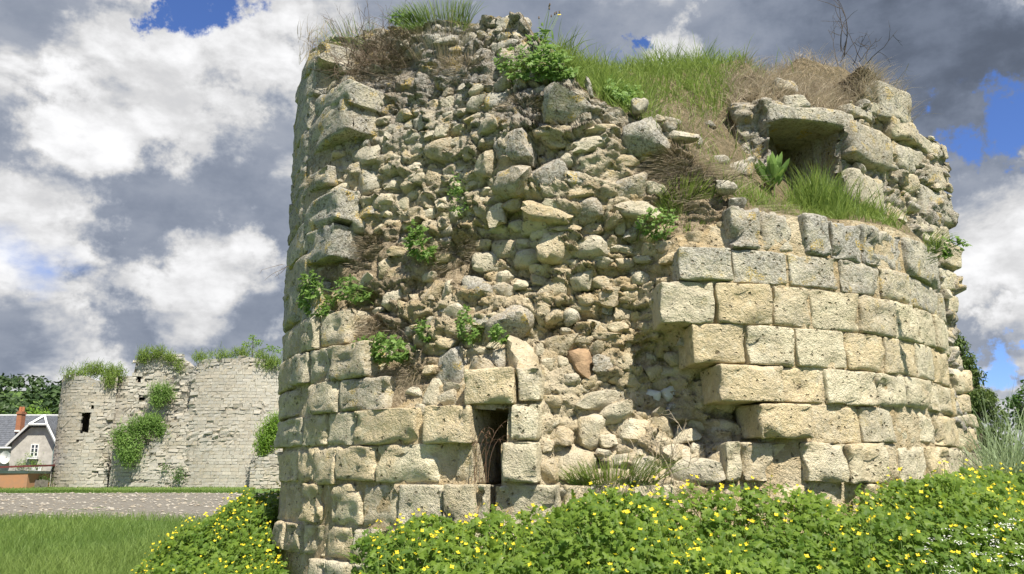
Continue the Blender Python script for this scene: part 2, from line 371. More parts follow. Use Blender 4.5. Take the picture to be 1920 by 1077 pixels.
# depth of the face behind the original ashlar surface, (photo x, y, metres lost)
REC = [(516,960,.06),(560,940,.06),(650,940,.06),(750,940,.06),(840,940,.08),(560,1050,.08),(650,1040,.08),(750,1030,.08),(900,1030,.1),(530,800,.06),(600,800,.06),(700,805,.06),(760,805,.06),(840,805,.07),(600,870,.06),(700,870,.06),(800,875,.06),(860,870,.14),(980,870,.08),(980,800,.09),(915,740,.06),(535,700,.06),(580,740,.06),(650,740,.08),(700,745,.12),(650,690,.08),(560,640,.06),(620,630,.1),(700,690,.18),(760,700,.18),(840,740,.15),(720,640,.25),(700,560,.3),(640,520,.22),(545,560,.06),(580,520,.12),(545,450,.06),(600,455,.1),(650,460,.25),(545,350,.05),(600,395,.06),(650,400,.2),(560,250,.05),(610,235,.05),(680,260,.3),(620,190,.08),(690,200,.35),(580,130,.1),(650,120,.35),(556,120,.08),
(750,200,.42),(800,280,.42),(760,350,.44),(850,200,.47),(850,330,.45),(950,270,.32),(950,340,.25),(1020,330,.28),(1060,210,.24),(870,120,.55),(950,80,.6),(760,120,.65),(960,40,.65),(830,440,.42),(780,500,.32),(900,430,.45),(930,520,.4),(870,560,.36),(960,600,.33),(1000,470,.47),(1020,400,.36),(1100,390,.3),(1180,390,.32),(1100,300,.36),(1180,260,.36),(1100,460,.4),(1180,480,.44),(1060,560,.44),(1130,560,.47),(1200,560,.44),(1100,640,.44),(1160,680,.47),(1230,640,.54),(1265,670,.54),(1000,660,.36),(900,690,.2),(880,650,.25),(970,730,.2),(1050,720,.4),(1150,740,.44),(1250,730,.52),(1320,720,.5),(1050,800,.32),(1130,810,.34),(1200,800,.34),(1300,790,.42),(1380,780,.47),(1390,800,.45),(1050,880,.22),(1130,880,.26),(1220,880,.23),(1300,870,.23),(1370,870,.2),(1350,940,.12),(1200,960,.12),(1050,950,.12),(950,960,.1),
(1300,490,.08),(1260,430,.32),(1320,380,.3),(1235,480,.34),(1215,560,.4),(1275,570,.08),(1335,650,.08),(1385,720,.08),(1450,790,.08),(1400,560,.06),(1400,490,.06),(1400,430,.08),(1500,430,.06),(1600,450,.06),(1700,460,.06),(1500,550,.05),(1600,600,.05),(1700,600,.05),(1500,700,.05),(1600,750,.05),(1700,750,.05),(1500,860,.08),(1600,860,.07),(1700,870,.07),(1760,800,.06),(1750,560,.05),(1420,860,.1),(1500,960,.1),(1650,960,.1),(1280,320,.4),(1330,350,.35)]
ra = np.array(REC, float); ra[:, 2] = np.where(ra[:, 2] <= .1, ra[:, 2] * .75, ra[:, 2]); rth, rz, _ = hit(ra[:, 0], ra[:, 1], ra[:, 2])
rP = [(t * TR, z) for t, z in zip(rth, rz)]; rV = list(ra[:, 2])
for t in (-170, -140, -115, -95, 95, 115, 140, 170):
    for z in (0, 1.5, 3, 4.5): rP.append((R_(t) * TR, z)); rV.append(.12)
REC_F = Table(RBF(rP, rV), -math.pi * TR, math.pi * TR, 460, -1.5, 6.8, 170)
def recess(th, z): return np.clip(REC_F(np.stack([np.asarray(th) * TR, np.asarray(z) + 0 * np.asarray(th)], -1)), .022, .9) + .03 * sstep(-np.asarray(th), R_(50), R_(62))
def core_r(th, z, fine=True):
    th = np.asarray(th, float); z = np.asarray(z, float) + 0 * th; rec = recess(th, z); amp = sstep(rec, .08, .3)
    if not fine: return TR - rec
    s = th * TR; p3 = np.stack([s, z, 0 * s], -1)
    wx = .05 * fbm(p3 * 4, 2, 3); wz = .05 * fbm(p3 * 4, 2, 5)
    fa, ea = facets((s + wx) / .27, (z + wz) / .15, 1); fb, eb_ = facets((s + wx * 1.5) / .15, (z + wz * 1.5) / .07, 2); fc, ec = facets((s + wz) / .05, (z + wx) / .034, 6)
    h = .046 * fa + .026 * fb + .005 * fc - .03 * (1 - sstep(ea, .0, .16)) - .014 * (1 - sstep(eb_, .0, .2)) + .055
    mort = sstep(fbm(p3 * 1.7, 3, 21), -.02, .25)             # patches still smeared with mortar
    h = h * (1 - .55 * mort) + .028 * mort
    n1 = fbm(p3 * 2.6, 4, 9) * .12; n2 = fbm(p3 * 12, 4, 13, .65) * .030 - np.abs(fbm(p3 * 7, 4, 14, .6)) * .05 * amp + .012 * amp
    return TR - rec + amp * (h + n1 - .045) + (.35 + .65 * amp) * n2
# the rim, (photo x, y, metres lost)
RIM = [(553,108,.08),(575,100,.15),(600,95,.25),(650,82,.4),(700,80,.6),(760,66,.75),(830,54,.8),(900,50,.75),(935,40,.7),(985,40,.7),(1000,70,.7),(1025,112,.7),(1060,150,.6),(1100,190,.45),(1170,215,.4),(1240,255,.4),(1290,300,.42),(1335,345,.36),(1368,388,.12),(1430,394,.07),(1509,402,.07),(1618,423,.07),(1697,440,.07),(1755,468,.07)]
rm = np.array(RIM, float); rimth, rimz, _ = hit(rm[:, 0], rm[:, 1], rm[:, 2])
rimth = np.concatenate([[-math.pi, -2.2], rimth, [2.2, math.pi]]); rimz = np.concatenate([[4.6, rimz[0]], rimz, [rimz[-1], 4.6]])
o_ = np.argsort(rimth); rimth, rimz = rimth[o_], rimz[o_]
def rim(th): return np.interp(th, rimth, rimz) + .05 * fbm(np.stack([np.asarray(th) * 9, 0 * np.asarray(th), 0 * np.asarray(th)], -1), 3, 31)
tower = tag(empty('ruined_round_tower', (TC[0], TC[1], .3)), 'large ruined round tower of pale limestone filling the picture, its facing broken open', 'tower')
EARTH = []
for x, y, rx, ry in ((690, 485, 70, 55), (690, 625, 65, 50), (775, 712, 60, 40), (720, 140, 120, 50), (985, 200, 55, 32), (1290, 345, 75, 75), (840, 480, 45, 40), (605, 345, 30, 14), (870, 130, 60, 26), (720, 555, 60, 30)):
    t_, z_, _d = hit(np.array([x, x + rx, x]), np.array([y, y, y - ry]), .3); EARTH.append((t_[0], z_[0], 1.3 * abs(t_[1] - t_[0]), 1.3 * abs(z_[2] - z_[0])))
def earth(th, z):
    """where soil has washed down the face and grass has matted"""
    m = np.zeros(np.shape(th)); wob = .5 * fbm(np.stack([np.asarray(th) * 14, np.asarray(z) * 4, 0 * np.asarray(th)], -1), 3, 33)
    for t_, z_, a_, c_ in EARTH: m = np.maximum(m, 1 - sstep(np.hypot((th - t_) / a_, (z - z_) / c_) + wob, .7, 1.15))
    return m
# opening of the loophole, in angle and height
sl = [hit(np.array(x), np.array(y), .05) for x, y in ((884, 850), (952, 850), (900, 768), (900, 968))]
SLOT = (float(sl[0][0]), float(sl[1][0]), float(sl[3][1]), float(sl[2][1]))
ths = np.concatenate([np.linspace(-math.pi, R_(-84), 40)[:-1], np.linspace(R_(-84), R_(84), 660), np.linspace(R_(84), math.pi, 40)[1:]])
NV = 370; vv = np.linspace(0, 1, NV) ** .93
TH = np.broadcast_to(ths, (NV, len(ths))); ZT = rim(ths)
ZZ = -.3 + vv[:, None] * (ZT[None] + .3)
RR = core_r(TH, ZZ)
CORE_TOP_R = RR[-1]
P = cyl(TH, ZZ, RR)
idx = np.arange(P[..., 0].size).reshape(P.shape[:2])
def slotmask(th, z):
    """true inside the loophole: wide above, narrow below, ragged sides"""
    f = (np.asarray(th) - SLOT[0]) / (SLOT[1] - SLOT[0]); g = (np.asarray(z) - SLOT[2]) / (SLOT[3] - SLOT[2])
    lo = np.where(g < .265, .36, np.where(g < .665, .12, .0)); hi = np.where(g < .265, .66, np.where(g < .665, .82, 1.0))
    return (f > lo) & (f < hi) & (g > 0) & (g < 1)
cm = slotmask((TH[:-1, :-1] + TH[1:, 1:]) / 2, (ZZ[:-1, :-1] + ZZ[1:, 1:]) / 2)
fq = np.stack([idx[:-1, :-1], idx[:-1, 1:], idx[1:, 1:], idx[1:, :-1]], -1)[~cm].reshape(-1, 4)
wz_ = np.clip(sstep(ZZ, 3.5, 5.3) * .9 + .25 * fbm(np.stack([TH * 4, ZZ * 2, 0 * ZZ], -1), 3, 40), 0, 1)
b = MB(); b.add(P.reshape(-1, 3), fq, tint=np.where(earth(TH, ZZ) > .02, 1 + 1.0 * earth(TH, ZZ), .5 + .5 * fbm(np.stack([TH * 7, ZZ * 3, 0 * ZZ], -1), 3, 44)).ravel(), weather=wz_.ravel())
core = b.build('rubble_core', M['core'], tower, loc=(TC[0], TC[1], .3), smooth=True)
# passage behind the loophole: sides, head and sill run one and a half metres into the wall
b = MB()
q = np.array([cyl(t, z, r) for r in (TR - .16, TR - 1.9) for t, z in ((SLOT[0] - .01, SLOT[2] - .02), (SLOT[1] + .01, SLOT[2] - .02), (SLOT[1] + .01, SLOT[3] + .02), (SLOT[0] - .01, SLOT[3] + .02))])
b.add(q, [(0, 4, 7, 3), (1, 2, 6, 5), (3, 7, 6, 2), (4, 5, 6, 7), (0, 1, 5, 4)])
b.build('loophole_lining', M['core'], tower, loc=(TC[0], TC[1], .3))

# ---- the grassy top inside the rim: a height field between the rim and the ridge behind
rimP = cyl(ths, ZT, CORE_TOP_R)
ridge = [(620,98,7.9),(700,82,8.0),(760,68,8.0),(850,48,7.9),(900,48,7.8),(960,55,7.9),(1030,110,7.6),(1060,125,7.7),(1100,138,7.9),(1150,142,8.1),(1200,135,8.3),(1300,122,8.6),(1400,112,8.8),(1500,98,9.3),(1600,118,9.3),
         (1150,180,7.2),(1200,195,7.3),(1250,210,7.4),(1250,160,7.9),(1350,170,8.1),(1300,240,7.3),(1350,260,7.45),(1370,320,7.2),(1400,345,7.15),(1390,230,7.8),(1430,180,8.0),(1450,370,7.3),(1550,382,7.55),(1620,395,7.8),(1690,420,8.1),(1510,402,7.9),(1560,402,7.9),(1470,398,7.8),(1480,420,8.3),(1530,420,8.4),(1570,420,8.4),(1600,400,8.2),(1500,180,8.9),(1580,180,9.0),(1500,150,9.1),(1600,150,9.1)]
rp = np.array(ridge, float); rq = at(rp[:, 0], rp[:, 1], rp[:, 2])
capP = [(p[0], p[1]) for p in rq]; capV = [p[2] for p in rq]
for (x, y, z) in ((1.0, 10.5, 4.7), (3, 10.8, 4.6), (-.8, 10.8, 4.7), (1, 12.5, 4.5), (3.2, 12, 4.4), (-1, 12.3, 4.5), (4.2, 9.9, 4.0)): capP.append((x, y)); capV.append(z)
sel = np.arange(0, len(ths), 14)
capP += [(p[0], p[1]) for p in rimP[sel]]; capV += list(rimP[sel, 2])
CAP = Table(RBF(capP, capV), TC[0] - 4, TC[0] + 4, 170, TC[1] - 4, TC[1] + 4, 170)
rho = np.linspace(1, 0, 46)
CX = TC[0] + rho[:, None] * (rimP[None, :, 0] - TC[0]); CY = TC[1] + rho[:, None] * (rimP[None, :, 1] - TC[1])
CZ = CAP(np.stack([CX, CY], -1)); CZ = CZ + (rimP[:, 2] - CZ[0])[None] * np.clip(1 - (1 - rho[:, None]) * 6, 0, 1)
CZ = CZ + (.05 * fbm(np.stack([CX * 5, CY * 5, 0 * CX], -1), 4, 50)) * sstep(1 - rho[:, None], 0, .05)
fi = np.arange(CX.size).reshape(CX.shape); f = np.stack([fi[:-1, :-1], fi[:-1, 1:], fi[1:, 1:], fi[1:, :-1]], -1).reshape(-1, 4)
b = MB(); b.add(np.stack([CX, CY, CZ], -1).reshape(-1, 3), f)
b.build('earth_bank', M['soil'], tower, loc=(TC[0], TC[1], .3), smooth=True)
def cap_point(n, test, seed=0):
    """random points of the grassy top whose place passes test(px, py); plan positions, drawn evenly per square metre"""
    g = np.random.default_rng(seed); out = []
    c = g.random((n * 14, 2)) * 7.4 - 3.7 + TC
    z = CAP(c) + .05 * fbm(np.stack([c[:, 0] * 5, c[:, 1] * 5, 0 * c[:, 0]], -1), 4, 50)
    a = np.arctan2(c[:, 1] - TC[1], c[:, 0] - TC[0]) - TH0; a = (a + math.pi) % (2 * math.pi) - math.pi
    ok = np.hypot(c[:, 0] - TC[0], c[:, 1] - TC[1]) < np.interp(a, ths, CORE_TOP_R) - .01
    p = np.stack([c[:, 0], c[:, 1], z], -1)[ok]; px, py = project(p); p = p[test(px, py)]
    return p[:n]

# ---- pieces of stone
bmI = bmesh.new(); bmesh.ops.create_icosphere(bmI, subdivisions=3, radius=1); ICO3 = np.array([v.co[:] for v in bmI.verts]); ICO3F = np.array([[v.index for v in f.verts] for f in bmI.faces]); bmI.free()
bmI = bmesh.new(); bmesh.ops.create_icosphere(bmI, subdivisions=2, radius=1); ICO2 = np.array([v.co[:] for v in bmI.verts]); ICO2F = np.array([[v.index for v in f.verts] for f in bmI.faces]); bmI.free()
def cubesphere(n):
    g = np.linspace(-1, 1, n + 1); g = np.sign(g) * (1 - (1 - np.abs(g)) ** 1.9); V = {}; vs = []; fs = []
    def vid(p):
        k = tuple(np.round(p, 5))
        if k not in V: V[k] = len(vs); vs.append(k)
        return V[k]
    for ax in range(3):
        for sg in (-1, 1):
            for i in range(n):
                for j in range(n):
                    q = []
                    for a, c in ((i, j), (i + 1, j), (i + 1, j + 1), (i, j + 1)):
                        p = [0, 0, 0]; p[ax] = sg; p[(ax + 1) % 3] = g[a]; p[(ax + 2) % 3] = g[c]; q.append(vid(p))
                    fs.append(q if sg > 0 else q[::-1])
    return np.array(vs), np.array(fs)
CS9, CS9F = cubesphere(11)
def boulder(w_, h_, d_, seed, hi=True, ang=1.0):
    """broken stone: a jittered box cut by random planes, edges slightly rounded; x along the wall, y outwards, z up"""
    g = np.random.default_rng(seed); U, F = (ICO3, ICO3F) if hi else (ICO2, ICO2F)
    n = [np.eye(3)[k] * s for k in range(3) for s in (-1, 1)]; n = np.array(n) + g.normal(0, .26, (6, 3)); d = g.uniform(.72, 1.0, 6)
    m2 = g.normal(0, 1, (7, 3)); n = np.vstack([n, m2]); d = np.append(d, g.uniform(.80, 1.15, 7))
    n /= np.linalg.norm(n, axis=1)[:, None]
    dt = U @ n.T; r = np.where(dt > .05, d[None] / np.maximum(dt, .05), 9)
    k = 11 * ang; r = -np.log(np.exp(-k * r).sum(1)) / k + .05
    r = r * (1 + .13 * fbm(U * 2.3 + seed * 1.7, 3, seed % 97) + .10 * fbm(U * 6 + seed, 3, seed % 89) * (1 if hi else .6))
    return U * r[:, None] * np.array([w_, d_, h_]) / 2 * 1.04, F
def frame(th):
    a = TH0 + th; o = np.array([math.cos(a), math.sin(a), 0]); t = np.array([-math.sin(a), math.cos(a), 0]); return t, o
def place_stone(th, z, r, w_, h_, d_, seed, hi=True, roll=0.0, yaw=0.0):
    v, f = boulder(w_, h_, d_, seed, hi); c, s = math.cos(roll), math.sin(roll)
    v = np.stack([v[:, 0] * c - v[:, 2] * s, v[:, 1], v[:, 0] * s + v[:, 2] * c], -1)
    t, o = frame(th + yaw); cpos = cyl(np.array(th), z, r)
    return cpos + v[:, :1] * t + v[:, 1:2] * o + v[:, 2:] * np.array([0, 0, 1]), f, cpos
def ashlar(t0, t1, z0, z1, front=0.0, depth=.42, seed=0, wear=.5, weather=.2, name='ashlar_block', tilt=0.0, parent=None, radius=TR):
    """one dressed block bent to the curve of the wall, with worn arrises"""
    g = np.random.default_rng(seed + 1000); V = CS9.copy()
    gap = .009 + .006 * wear
    w_ = (t1 - t0) * radius - gap; h_ = z1 - z0 - gap
    hd = np.array([w_, depth, h_]) / 2; ro = min(.006 + .014 * wear, .42 * hd.min())
    ro = ro * (1 + .5 * fbm(V * 1.3 + seed, 2, 69))[:, None]; Q = V * hd; inn = np.clip(Q, -(hd - ro), hd - ro); dv = Q - inn
    Q = inn + ro * dv / (np.linalg.norm(dv, axis=1)[:, None] + 1e-9); x, y, zz = Q[:, 0], Q[:, 1], Q[:, 2]
    q = np.stack([x, y, zz], -1) + seed * 3.1
    edge = np.clip(np.maximum(np.abs(V[:, 0]), np.abs(V[:, 2])), 0, 1) ** 3
    out_ = sstep(V[:, 1], .2, 1)
    dep = fbm(q * 5, 3, 60) * .020 * (.5 + wear) + fbm(q * 17, 3, 61) * .014 * (.5 + wear)
    chip = -np.clip(fbm(q * 7 + 9, 3, 62) * edge - .10, 0, 1) * .20 * wear
    bite = -np.clip(fbm(q * 11 + 5, 3, 68) - .20, 0, 1) * .12 * (.2 + wear)
    y = y + out_ * (dep + chip + bite); x = x * (1 + .05 * wear * fbm(q * 6, 2, 63)) + .012 * fbm(q * 9, 2, 64); zz = zz * (1 + .05 * wear * fbm(q * 6 + 4, 2, 65)) + .010 * fbm(q * 9, 2, 66)
    ct, st = math.cos(tilt), math.sin(tilt); x, zz = x * ct - zz * st, x * st + zz * ct
    th = (t0 + t1) / 2 + x / radius; r = radius + front - depth / 2 + y
    p = cyl(th, (z0 + z1) / 2 + zz, r); c = cyl(np.array((t0 + t1) / 2), (z0 + z1) / 2, radius + front - depth / 2)
    wv = np.clip(weather + .25 * fbm(q * 4, 2, 67), 0, 1)
    b = MB(); b.add(p, CS9F, tint=g.random(), weather=wv); return b.build(name, M['ashlar'], parent or tower, loc=c, smooth=True)
ZC = [EYE + z for z in (2.10, 1.744, 1.474, 1.148, .841, .560, .275, -.035, -.38, -.65, -.96)]
blk = 0
def row(top, bot, spans, front=0.0, wear=.5, weather=.2, jit=.012):
    global blk
    for sp in spans:
        x0, x1 = sp[0], sp[1]; e = sp[2] if len(sp) > 2 else {}
        zt, zb = ZC[top] if isinstance(top, int) else top, ZC[bot] if isinstance(bot, int) else bot
        ym = 906 - (((zt + zb) / 2 - EYE)) / 6.9 * 1640
        # joint pixel -> angle at the height of the course
        d = ray(np.array([x0, x1], float), np.array([ym, ym])); 
        for _ in range(3):
            th, z, t = hit(np.array([x0, x1], float), np.array([ym, ym]) if np.isscalar(ym) else ym, 0.0)
            ym = np.where(np.ones(2), (np.array([ym, ym]) if np.isscalar(ym) else ym) + (z - (zt + zb) / 2) / t * FPX, 0)
        t0, t1 = th
        if x0 < 535: t0 = min(t0, t1 - .12)
        blk += 1; g = np.random.default_rng(blk * 7)
        ashlar(t0, t1, zb + g.normal(0, jit) * .4, zt - e.get('low', 0), front + e.get('f', 0) + g.normal(0, jit), e.get('d', .42), blk, e.get('wear', wear * g.uniform(.7, 1.4)), e.get('w', np.clip(weather + g.normal(0, .1), 0, 1)), tilt=e.get('t', g.normal(0, .008)))
# right-hand side, from the top course down
row(0, 1, [(1369,1428),(1430,1492),(1507,1555),(1559,1618,{'low':.03}),(1618,1649),(1653,1699),(1701,1755),(1757,1790)], 0, .95, .95, .02)
row(1, 2, [(1271,1371),(1373,1479),(1481,1570),(1578,1653),(1654,1707),(1708,1762),(1763,1795)], 0, .45, .8)
row(2, 3, [(1237,1340),(1342,1447),(1450,1522),(1524,1613),(1614,1678),(1679,1724),(1725,1755),(1756,1780),(1781,1800)], 0, .5, .12)
row(3, 4, [(1298,1399),(1402,1491),(1494,1586),(1589,1661,{'w':.2}),(1662,1722),(1722,1753),(1753,1778),(1779,1802)], 0, .5, .08)
row(4, 5, [(1346,1467),(1469,1547),(1549,1643),(1645,1699),(1700,1745),(1745,1785),(1786,1803)], .01, .6, .08)
row(5, 6, [(1420,1523),(1524,1617),(1619,1682,{'wear':.25,'w':.3}),(1690,1731),(1731,1760,{'f':-.05}),(1760,1795)], 0, .75, .1, .03)
row(6, 7, [(1368,1400,{'f':-.10}),(1400,1462,{'f':-.05,'wear':1}),(1462,1509,{'f':-.06,'wear':1}),(1510,1587),(1589,1662,{'wear':1}),(1663,1693,{'w':.4,'f':-.04}),(1694,1744),(1745,1781),(1781,1803)], 0, .85, .1, .03)
row(7, 8, [(1050,1110,{'f':-.1,'wear':1.3}),(1112,1190,{'f':-.13,'wear':1.4}),(1192,1280,{'f':-.09,'wear':1.3}),(1282,1370,{'f':-.12,'wear':1.4}),(1372,1458,{'f':-.06,'wear':1.3}),(1460,1532),(1536,1625),(1627,1700,{'wear':1}),(1702,1780),(1781,1800)], -.01, .8, .15, .03)
row(8, 9, [(1000,1100),(1100,1230),(1230,1370),(1370,1500),(1500,1640),(1640,1780)], 0, .8, .15, .03)
# left-hand side
row(5, 6, [(517,566),(567,610),(611,662),(663,780,{'low':.0}),(793,884,{'f':.01}),(954,1008,{'f':-.02,'wear':.9})], 0, .9, .22, .02)
row(6, 7, [(514,556),(556,587),(587,628),(628,702),(702,818,{'w':.05}),(843,884,{'f':-.13,'wear':.3}),(941,1009,{'wear':.6})], 0, .9, .22, .03)
row(7, 8, [(514,561),(561,598),(598,617,{'f':-.05}),(617,673),(675,745),(745,827,{'wear':1}),(829,890),(890,909),(930,1048,{'f':-.04})], 0, .95, .25, .02)
row(8, 9, [(517,533),(534,560),(561,601,{'f':-.03}),(605,655,{'f':-.03}),(660,710,{'w':.5}),(712,800),(802,880),(880,1000)], 0, 1.0, .3, .02)
row(9, 10, [(524,578),(579,611),(612,663,{'wear':1}),(665,740),(742,830),(830,960)], -.02, 1, .3, .03)
row(4, 5, [(520,557),(558,578,{'f':-.04}),(579,630),(631,719,{'w':.6}),(868,961,{'wear':.6,'d':.6}),(963,1010,{'w':.4,'f':-.08,'wear':1})], 0, .7, .35, .02)
row(3, 4, [(524,548),(549,577),(578,615),(616,686,{'w':.6})], 0, .8, .45, .025)
row(2, 3, [(527,565),(566,591),(592,643,{'w':.6})], 0, .8, .45, .025)
def pxblock(x0, x1, y0, y1, **k):
    global blk; blk += 1
    th, z, _ = hit(np.array([x0, x1, (x0 + x1) / 2, (x0 + x1) / 2]), np.array([(y0 + y1) / 2] * 2 + [y0, y1]), 0.0)
    t0, t1 = th[0], th[1]
    if x0 < 548: t0 = min(t0, t1 - .14)
    ashlar(t0, t1, z[3], z[2], seed=blk, **k)
for q in ((531,556,535,606,.5,0),(556,592,537,606,.5,.12),(529,574,491,548,.5,0),(534,571,434,491,.5,.05),(571,622,426,487,.55,-.05),(538,565,368,434,.5,0),(565,632,368,426,.6,.03),(540,570,322,370,.6,0),(563,612,321,355,.7,-.06),(542,574,262,322,.6,0),(545,578,200,262,.75,0),(576,645,202,268,.7,.12),(587,652,163,206,.85,-.05),(548,586,140,200,.8,0),(550,600,108,142,.8,0)):
    pxblock(*q[:4], wear=.85, weather=min(1, q[4] + .4), tilt=q[5], front=-.005)

# ---- rubble: every stone of the broken face that can be picked out, traced as (x0, y0, x1, y1) in 2.692x enlargements with this origin
TRACE = [((500, 0), [(1125,45,1290,150,'g'),(1150,180,1250,260),(1165,240,1255,310,'g'),(1090,455,1195,550,'g'),(985,475,1090,560),(880,155,945,215),(950,135,1025,195),(930,455,990,505),(850,480,915,545),(845,420,905,465),(1005,410,1090,470),(985,565,1085,610),(755,490,840,545),(690,480,765,530),(600,545,710,600),(655,590,710,645),(715,575,800,650),(830,600,880,640),(970,600,1035,650),(1075,585,1170,665),(440,650,540,705),(620,730,700,780),(690,715,790,785),(795,700,905,810),(390,755,560,840),(640,785,710,815),(415,870,535,975,'g'),(565,880,670,965),(670,875,720,930),(775,860,885,945),(810,945,910,968),(905,910,985,950),(670,955,745,1000),(475,965,630,1065),(630,1005,700,1065),(735,970,820,1050),(980,900,1050,945),(1120,840,1315,975,'g'),(1150,655,1346,830,'G'),(1045,760,1150,890),(455,505,510,545),(525,480,585,540),(355,970,460,1030),(765,160,885,250),(1000,265,1060,300),(345,310,455,370,'g'),(340,380,420,440,'g'),(1110,190,1150,250),(1255,200,1330,290,'g'),(1220,150,1300,185,'g'),(1105,260,1160,320),(930,400,1010,450),(560,620,640,680)]),
 ((900, 0), [(335,465,550,615,'G'),(260,795,435,970,'G'),(390,765,465,840),(425,710,495,755),(500,680,640,765),(605,630,715,675),(720,590,930,770,'g'),(885,575,930,610,'g'),(890,605,935,655),(935,615,995,655,'g'),(800,760,880,795),(435,940,580,995),(640,880,850,990,'g'),(310,1005,445,1060),(945,660,1125,700,'g'),(355,300,420,360,'g'),(530,370,560,480,'g'),(765,490,845,570,'g'),(560,560,610,610,'g')]),
 ((900, 350), [(195,80,450,185),(450,40,640,170,'g'),(670,65,900,150),(200,180,320,235),(250,205,370,262),(155,310,290,400),(320,250,460,385),(455,240,650,360),(350,385,440,435),(440,360,520,410),(540,340,670,405),(675,350,790,410),(235,385,320,435),(240,445,320,490),(310,465,435,570),(460,425,560,520),(560,445,670,510),(770,425,870,495),(485,530,580,590),(590,520,700,600),(265,570,340,640),(470,585,560,620),(680,610,765,680),(620,600,680,640,'g'),(410,610,500,685,'g'),(310,600,410,680),(70,590,260,755,'G'),(40,480,165,575,'g'),(60,415,150,495),(530,665,625,725),(645,680,745,740),(315,745,455,840),(470,745,570,790),(575,740,675,770),(440,820,555,945,'r'),(565,855,680,950,'g'),(555,790,630,855),(655,750,725,820),(760,755,840,825,'r'),(730,745,770,830),(105,780,270,960),(255,790,310,850),(300,860,370,935),(380,850,440,920),(45,815,125,910,'g'),(680,860,770,940),(590,950,665,980),(665,945,810,1005),(160,960,275,1005),(265,975,335,1050,'d'),(515,955,585,1020),(380,945,505,1010),(470,1000,545,1045),(970,970,1015,1005),(680,165,740,230),(735,195,810,260,'g'),(780,155,850,200),(950,830,1060,900),(1040,980,1110,1050),(840,900,930,980),(1000,560,1080,620)]),
 ((900, 677), [(310,165,410,240),(205,130,310,245,'g'),(485,145,735,235),(610,215,780,305),(780,250,845,295),(760,150,845,230),(850,150,925,215,'f'),(925,130,1000,195,'f'),(480,275,630,430),(705,300,870,420),(855,285,990,400),(305,345,465,430),(590,365,700,430),(990,335,1120,410),(665,475,755,535),(735,490,940,630),(385,465,570,630),(280,505,385,630),(915,430,1085,510),(960,490,1175,635),(1185,305,1346,400),(1065,420,1130,480),(785,445,860,490),(705,430,780,490),(1045,95,1110,165),(1100,130,1185,230),(1065,230,1160,265),(1060,265,1140,340),(745,115,805,155),(335,640,460,700),(1175,470,1260,600),(1260,470,1346,610),(300,300,400,345),(300,400,360,450)]),
 ((500, 350), [(350,240,445,335,'g'),(390,170,505,235,'g'),(355,30,460,95,'g'),(400,105,545,170,'g'),(670,170,740,225),(740,160,835,235),(750,110,845,160),(835,40,900,120),(1105,80,1190,165),(1025,190,1115,250),(1100,255,1225,370),(1020,320,1160,430),(550,370,625,470),(570,530,665,610),(205,460,265,520),(965,455,1115,580,'g'),(875,455,950,560),(910,540,960,600),(870,590,985,690),(950,650,1035,770,'g'),(710,740,810,800),(1010,590,1080,630),(850,820,1000,975,'g'),(1000,855,1130,985,'g'),(355,620,400,700),(320,820,410,900,'g'),(640,590,700,640)]),
 ((500, 677), [(790,85,875,230),(870,110,985,165),(870,165,955,235),(735,225,800,280),(620,620,700,660),(780,530,850,600)])]
tr = []
for (ox, oy), L in TRACE:
    for q in L: tr.append((ox + (q[0] + q[2]) / 5.384, oy + (q[1] + q[3]) / 5.384, (q[2] - q[0]) / 2.692, (q[3] - q[1]) / 2.692, q[4] if len(q) > 4 else ''))
ta = np.array([t[:4] for t in tr]); rec_ = np.full(len(ta), .3)
for _ in range(6):
    tth, tz, td = hit(ta[:, 0], ta[:, 1], rec_); rec_ = .6 * rec_ + .4 * (recess(tth, tz) - .05)
tr_r = core_r(tth, tz, False)
stones = []                      # (angle, z, width, height, kind, traced)
for k in range(len(ta)): stones.append((tth[k], tz[k], ta[k, 2] / FPX * td[k] * 1.08, ta[k, 3] / FPX * td[k] * 1.1, tr[k][4], True))
taken = [(s[0] * TR, s[1], s[2], s[3]) for s in stones]
TK = np.array(taken)
g = np.random.default_rng(5); tries = 0; fillers = []
cand_t = g.uniform(R_(-62), R_(34), 26000); cand_z = g.uniform(.5, 5.9, 26000)
cr = recess(cand_t, cand_z); okc = (cr > .13) & (earth(cand_t, cand_z) < .3 + .7 * (g.random(26000) < .12)) & (cand_z < np.interp(cand_t, ths, ZT) - .05); cand_t, cand_z = cand_t[okc], cand_z[okc]
A = np.vstack([TK, np.zeros((2600, 4))]); na = len(TK)
for i in range(len(cand_t)):
    if na >= len(TK) + 380: break
    big = na < len(TK) + 190
    h_ = g.uniform(.07, .125) if big else .03 + .06 * g.random() ** 2; w_ = h_ * g.uniform(1.2, 2.6)
    dx = np.abs(A[:na, 0] - cand_t[i] * TR) / (A[:na, 2] + w_) * 2; dz = np.abs(A[:na, 1] - cand_z[i]) / (A[:na, 3] + h_) * 2
    if (np.maximum(dx, dz) < (.95 if big else .72)).any(): continue
    if slotmask(cand_t[i] + np.array([-.04, .04]), cand_z[i] + np.zeros(2)).any(): continue
    A[na] = (cand_t[i] * TR, cand_z[i], w_, h_); na += 1; fillers.append((cand_t[i], cand_z[i], w_, h_, 'g' if g.random() < .12 else '', False))
stones += fillers
stones_big = sorted(range(len(stones)), key=lambda i: -(stones[i][2] * stones[i][3] + (10 if stones[i][5] else 0)))
big_set = set(stones_big[:300])
rs = core_r(np.array([s[0] for s in stones]), np.array([s[1] for s in stones]))
rs0 = core_r(np.array([s[0] for s in stones]), np.array([s[1] for s in stones]), False)
fill = MB()
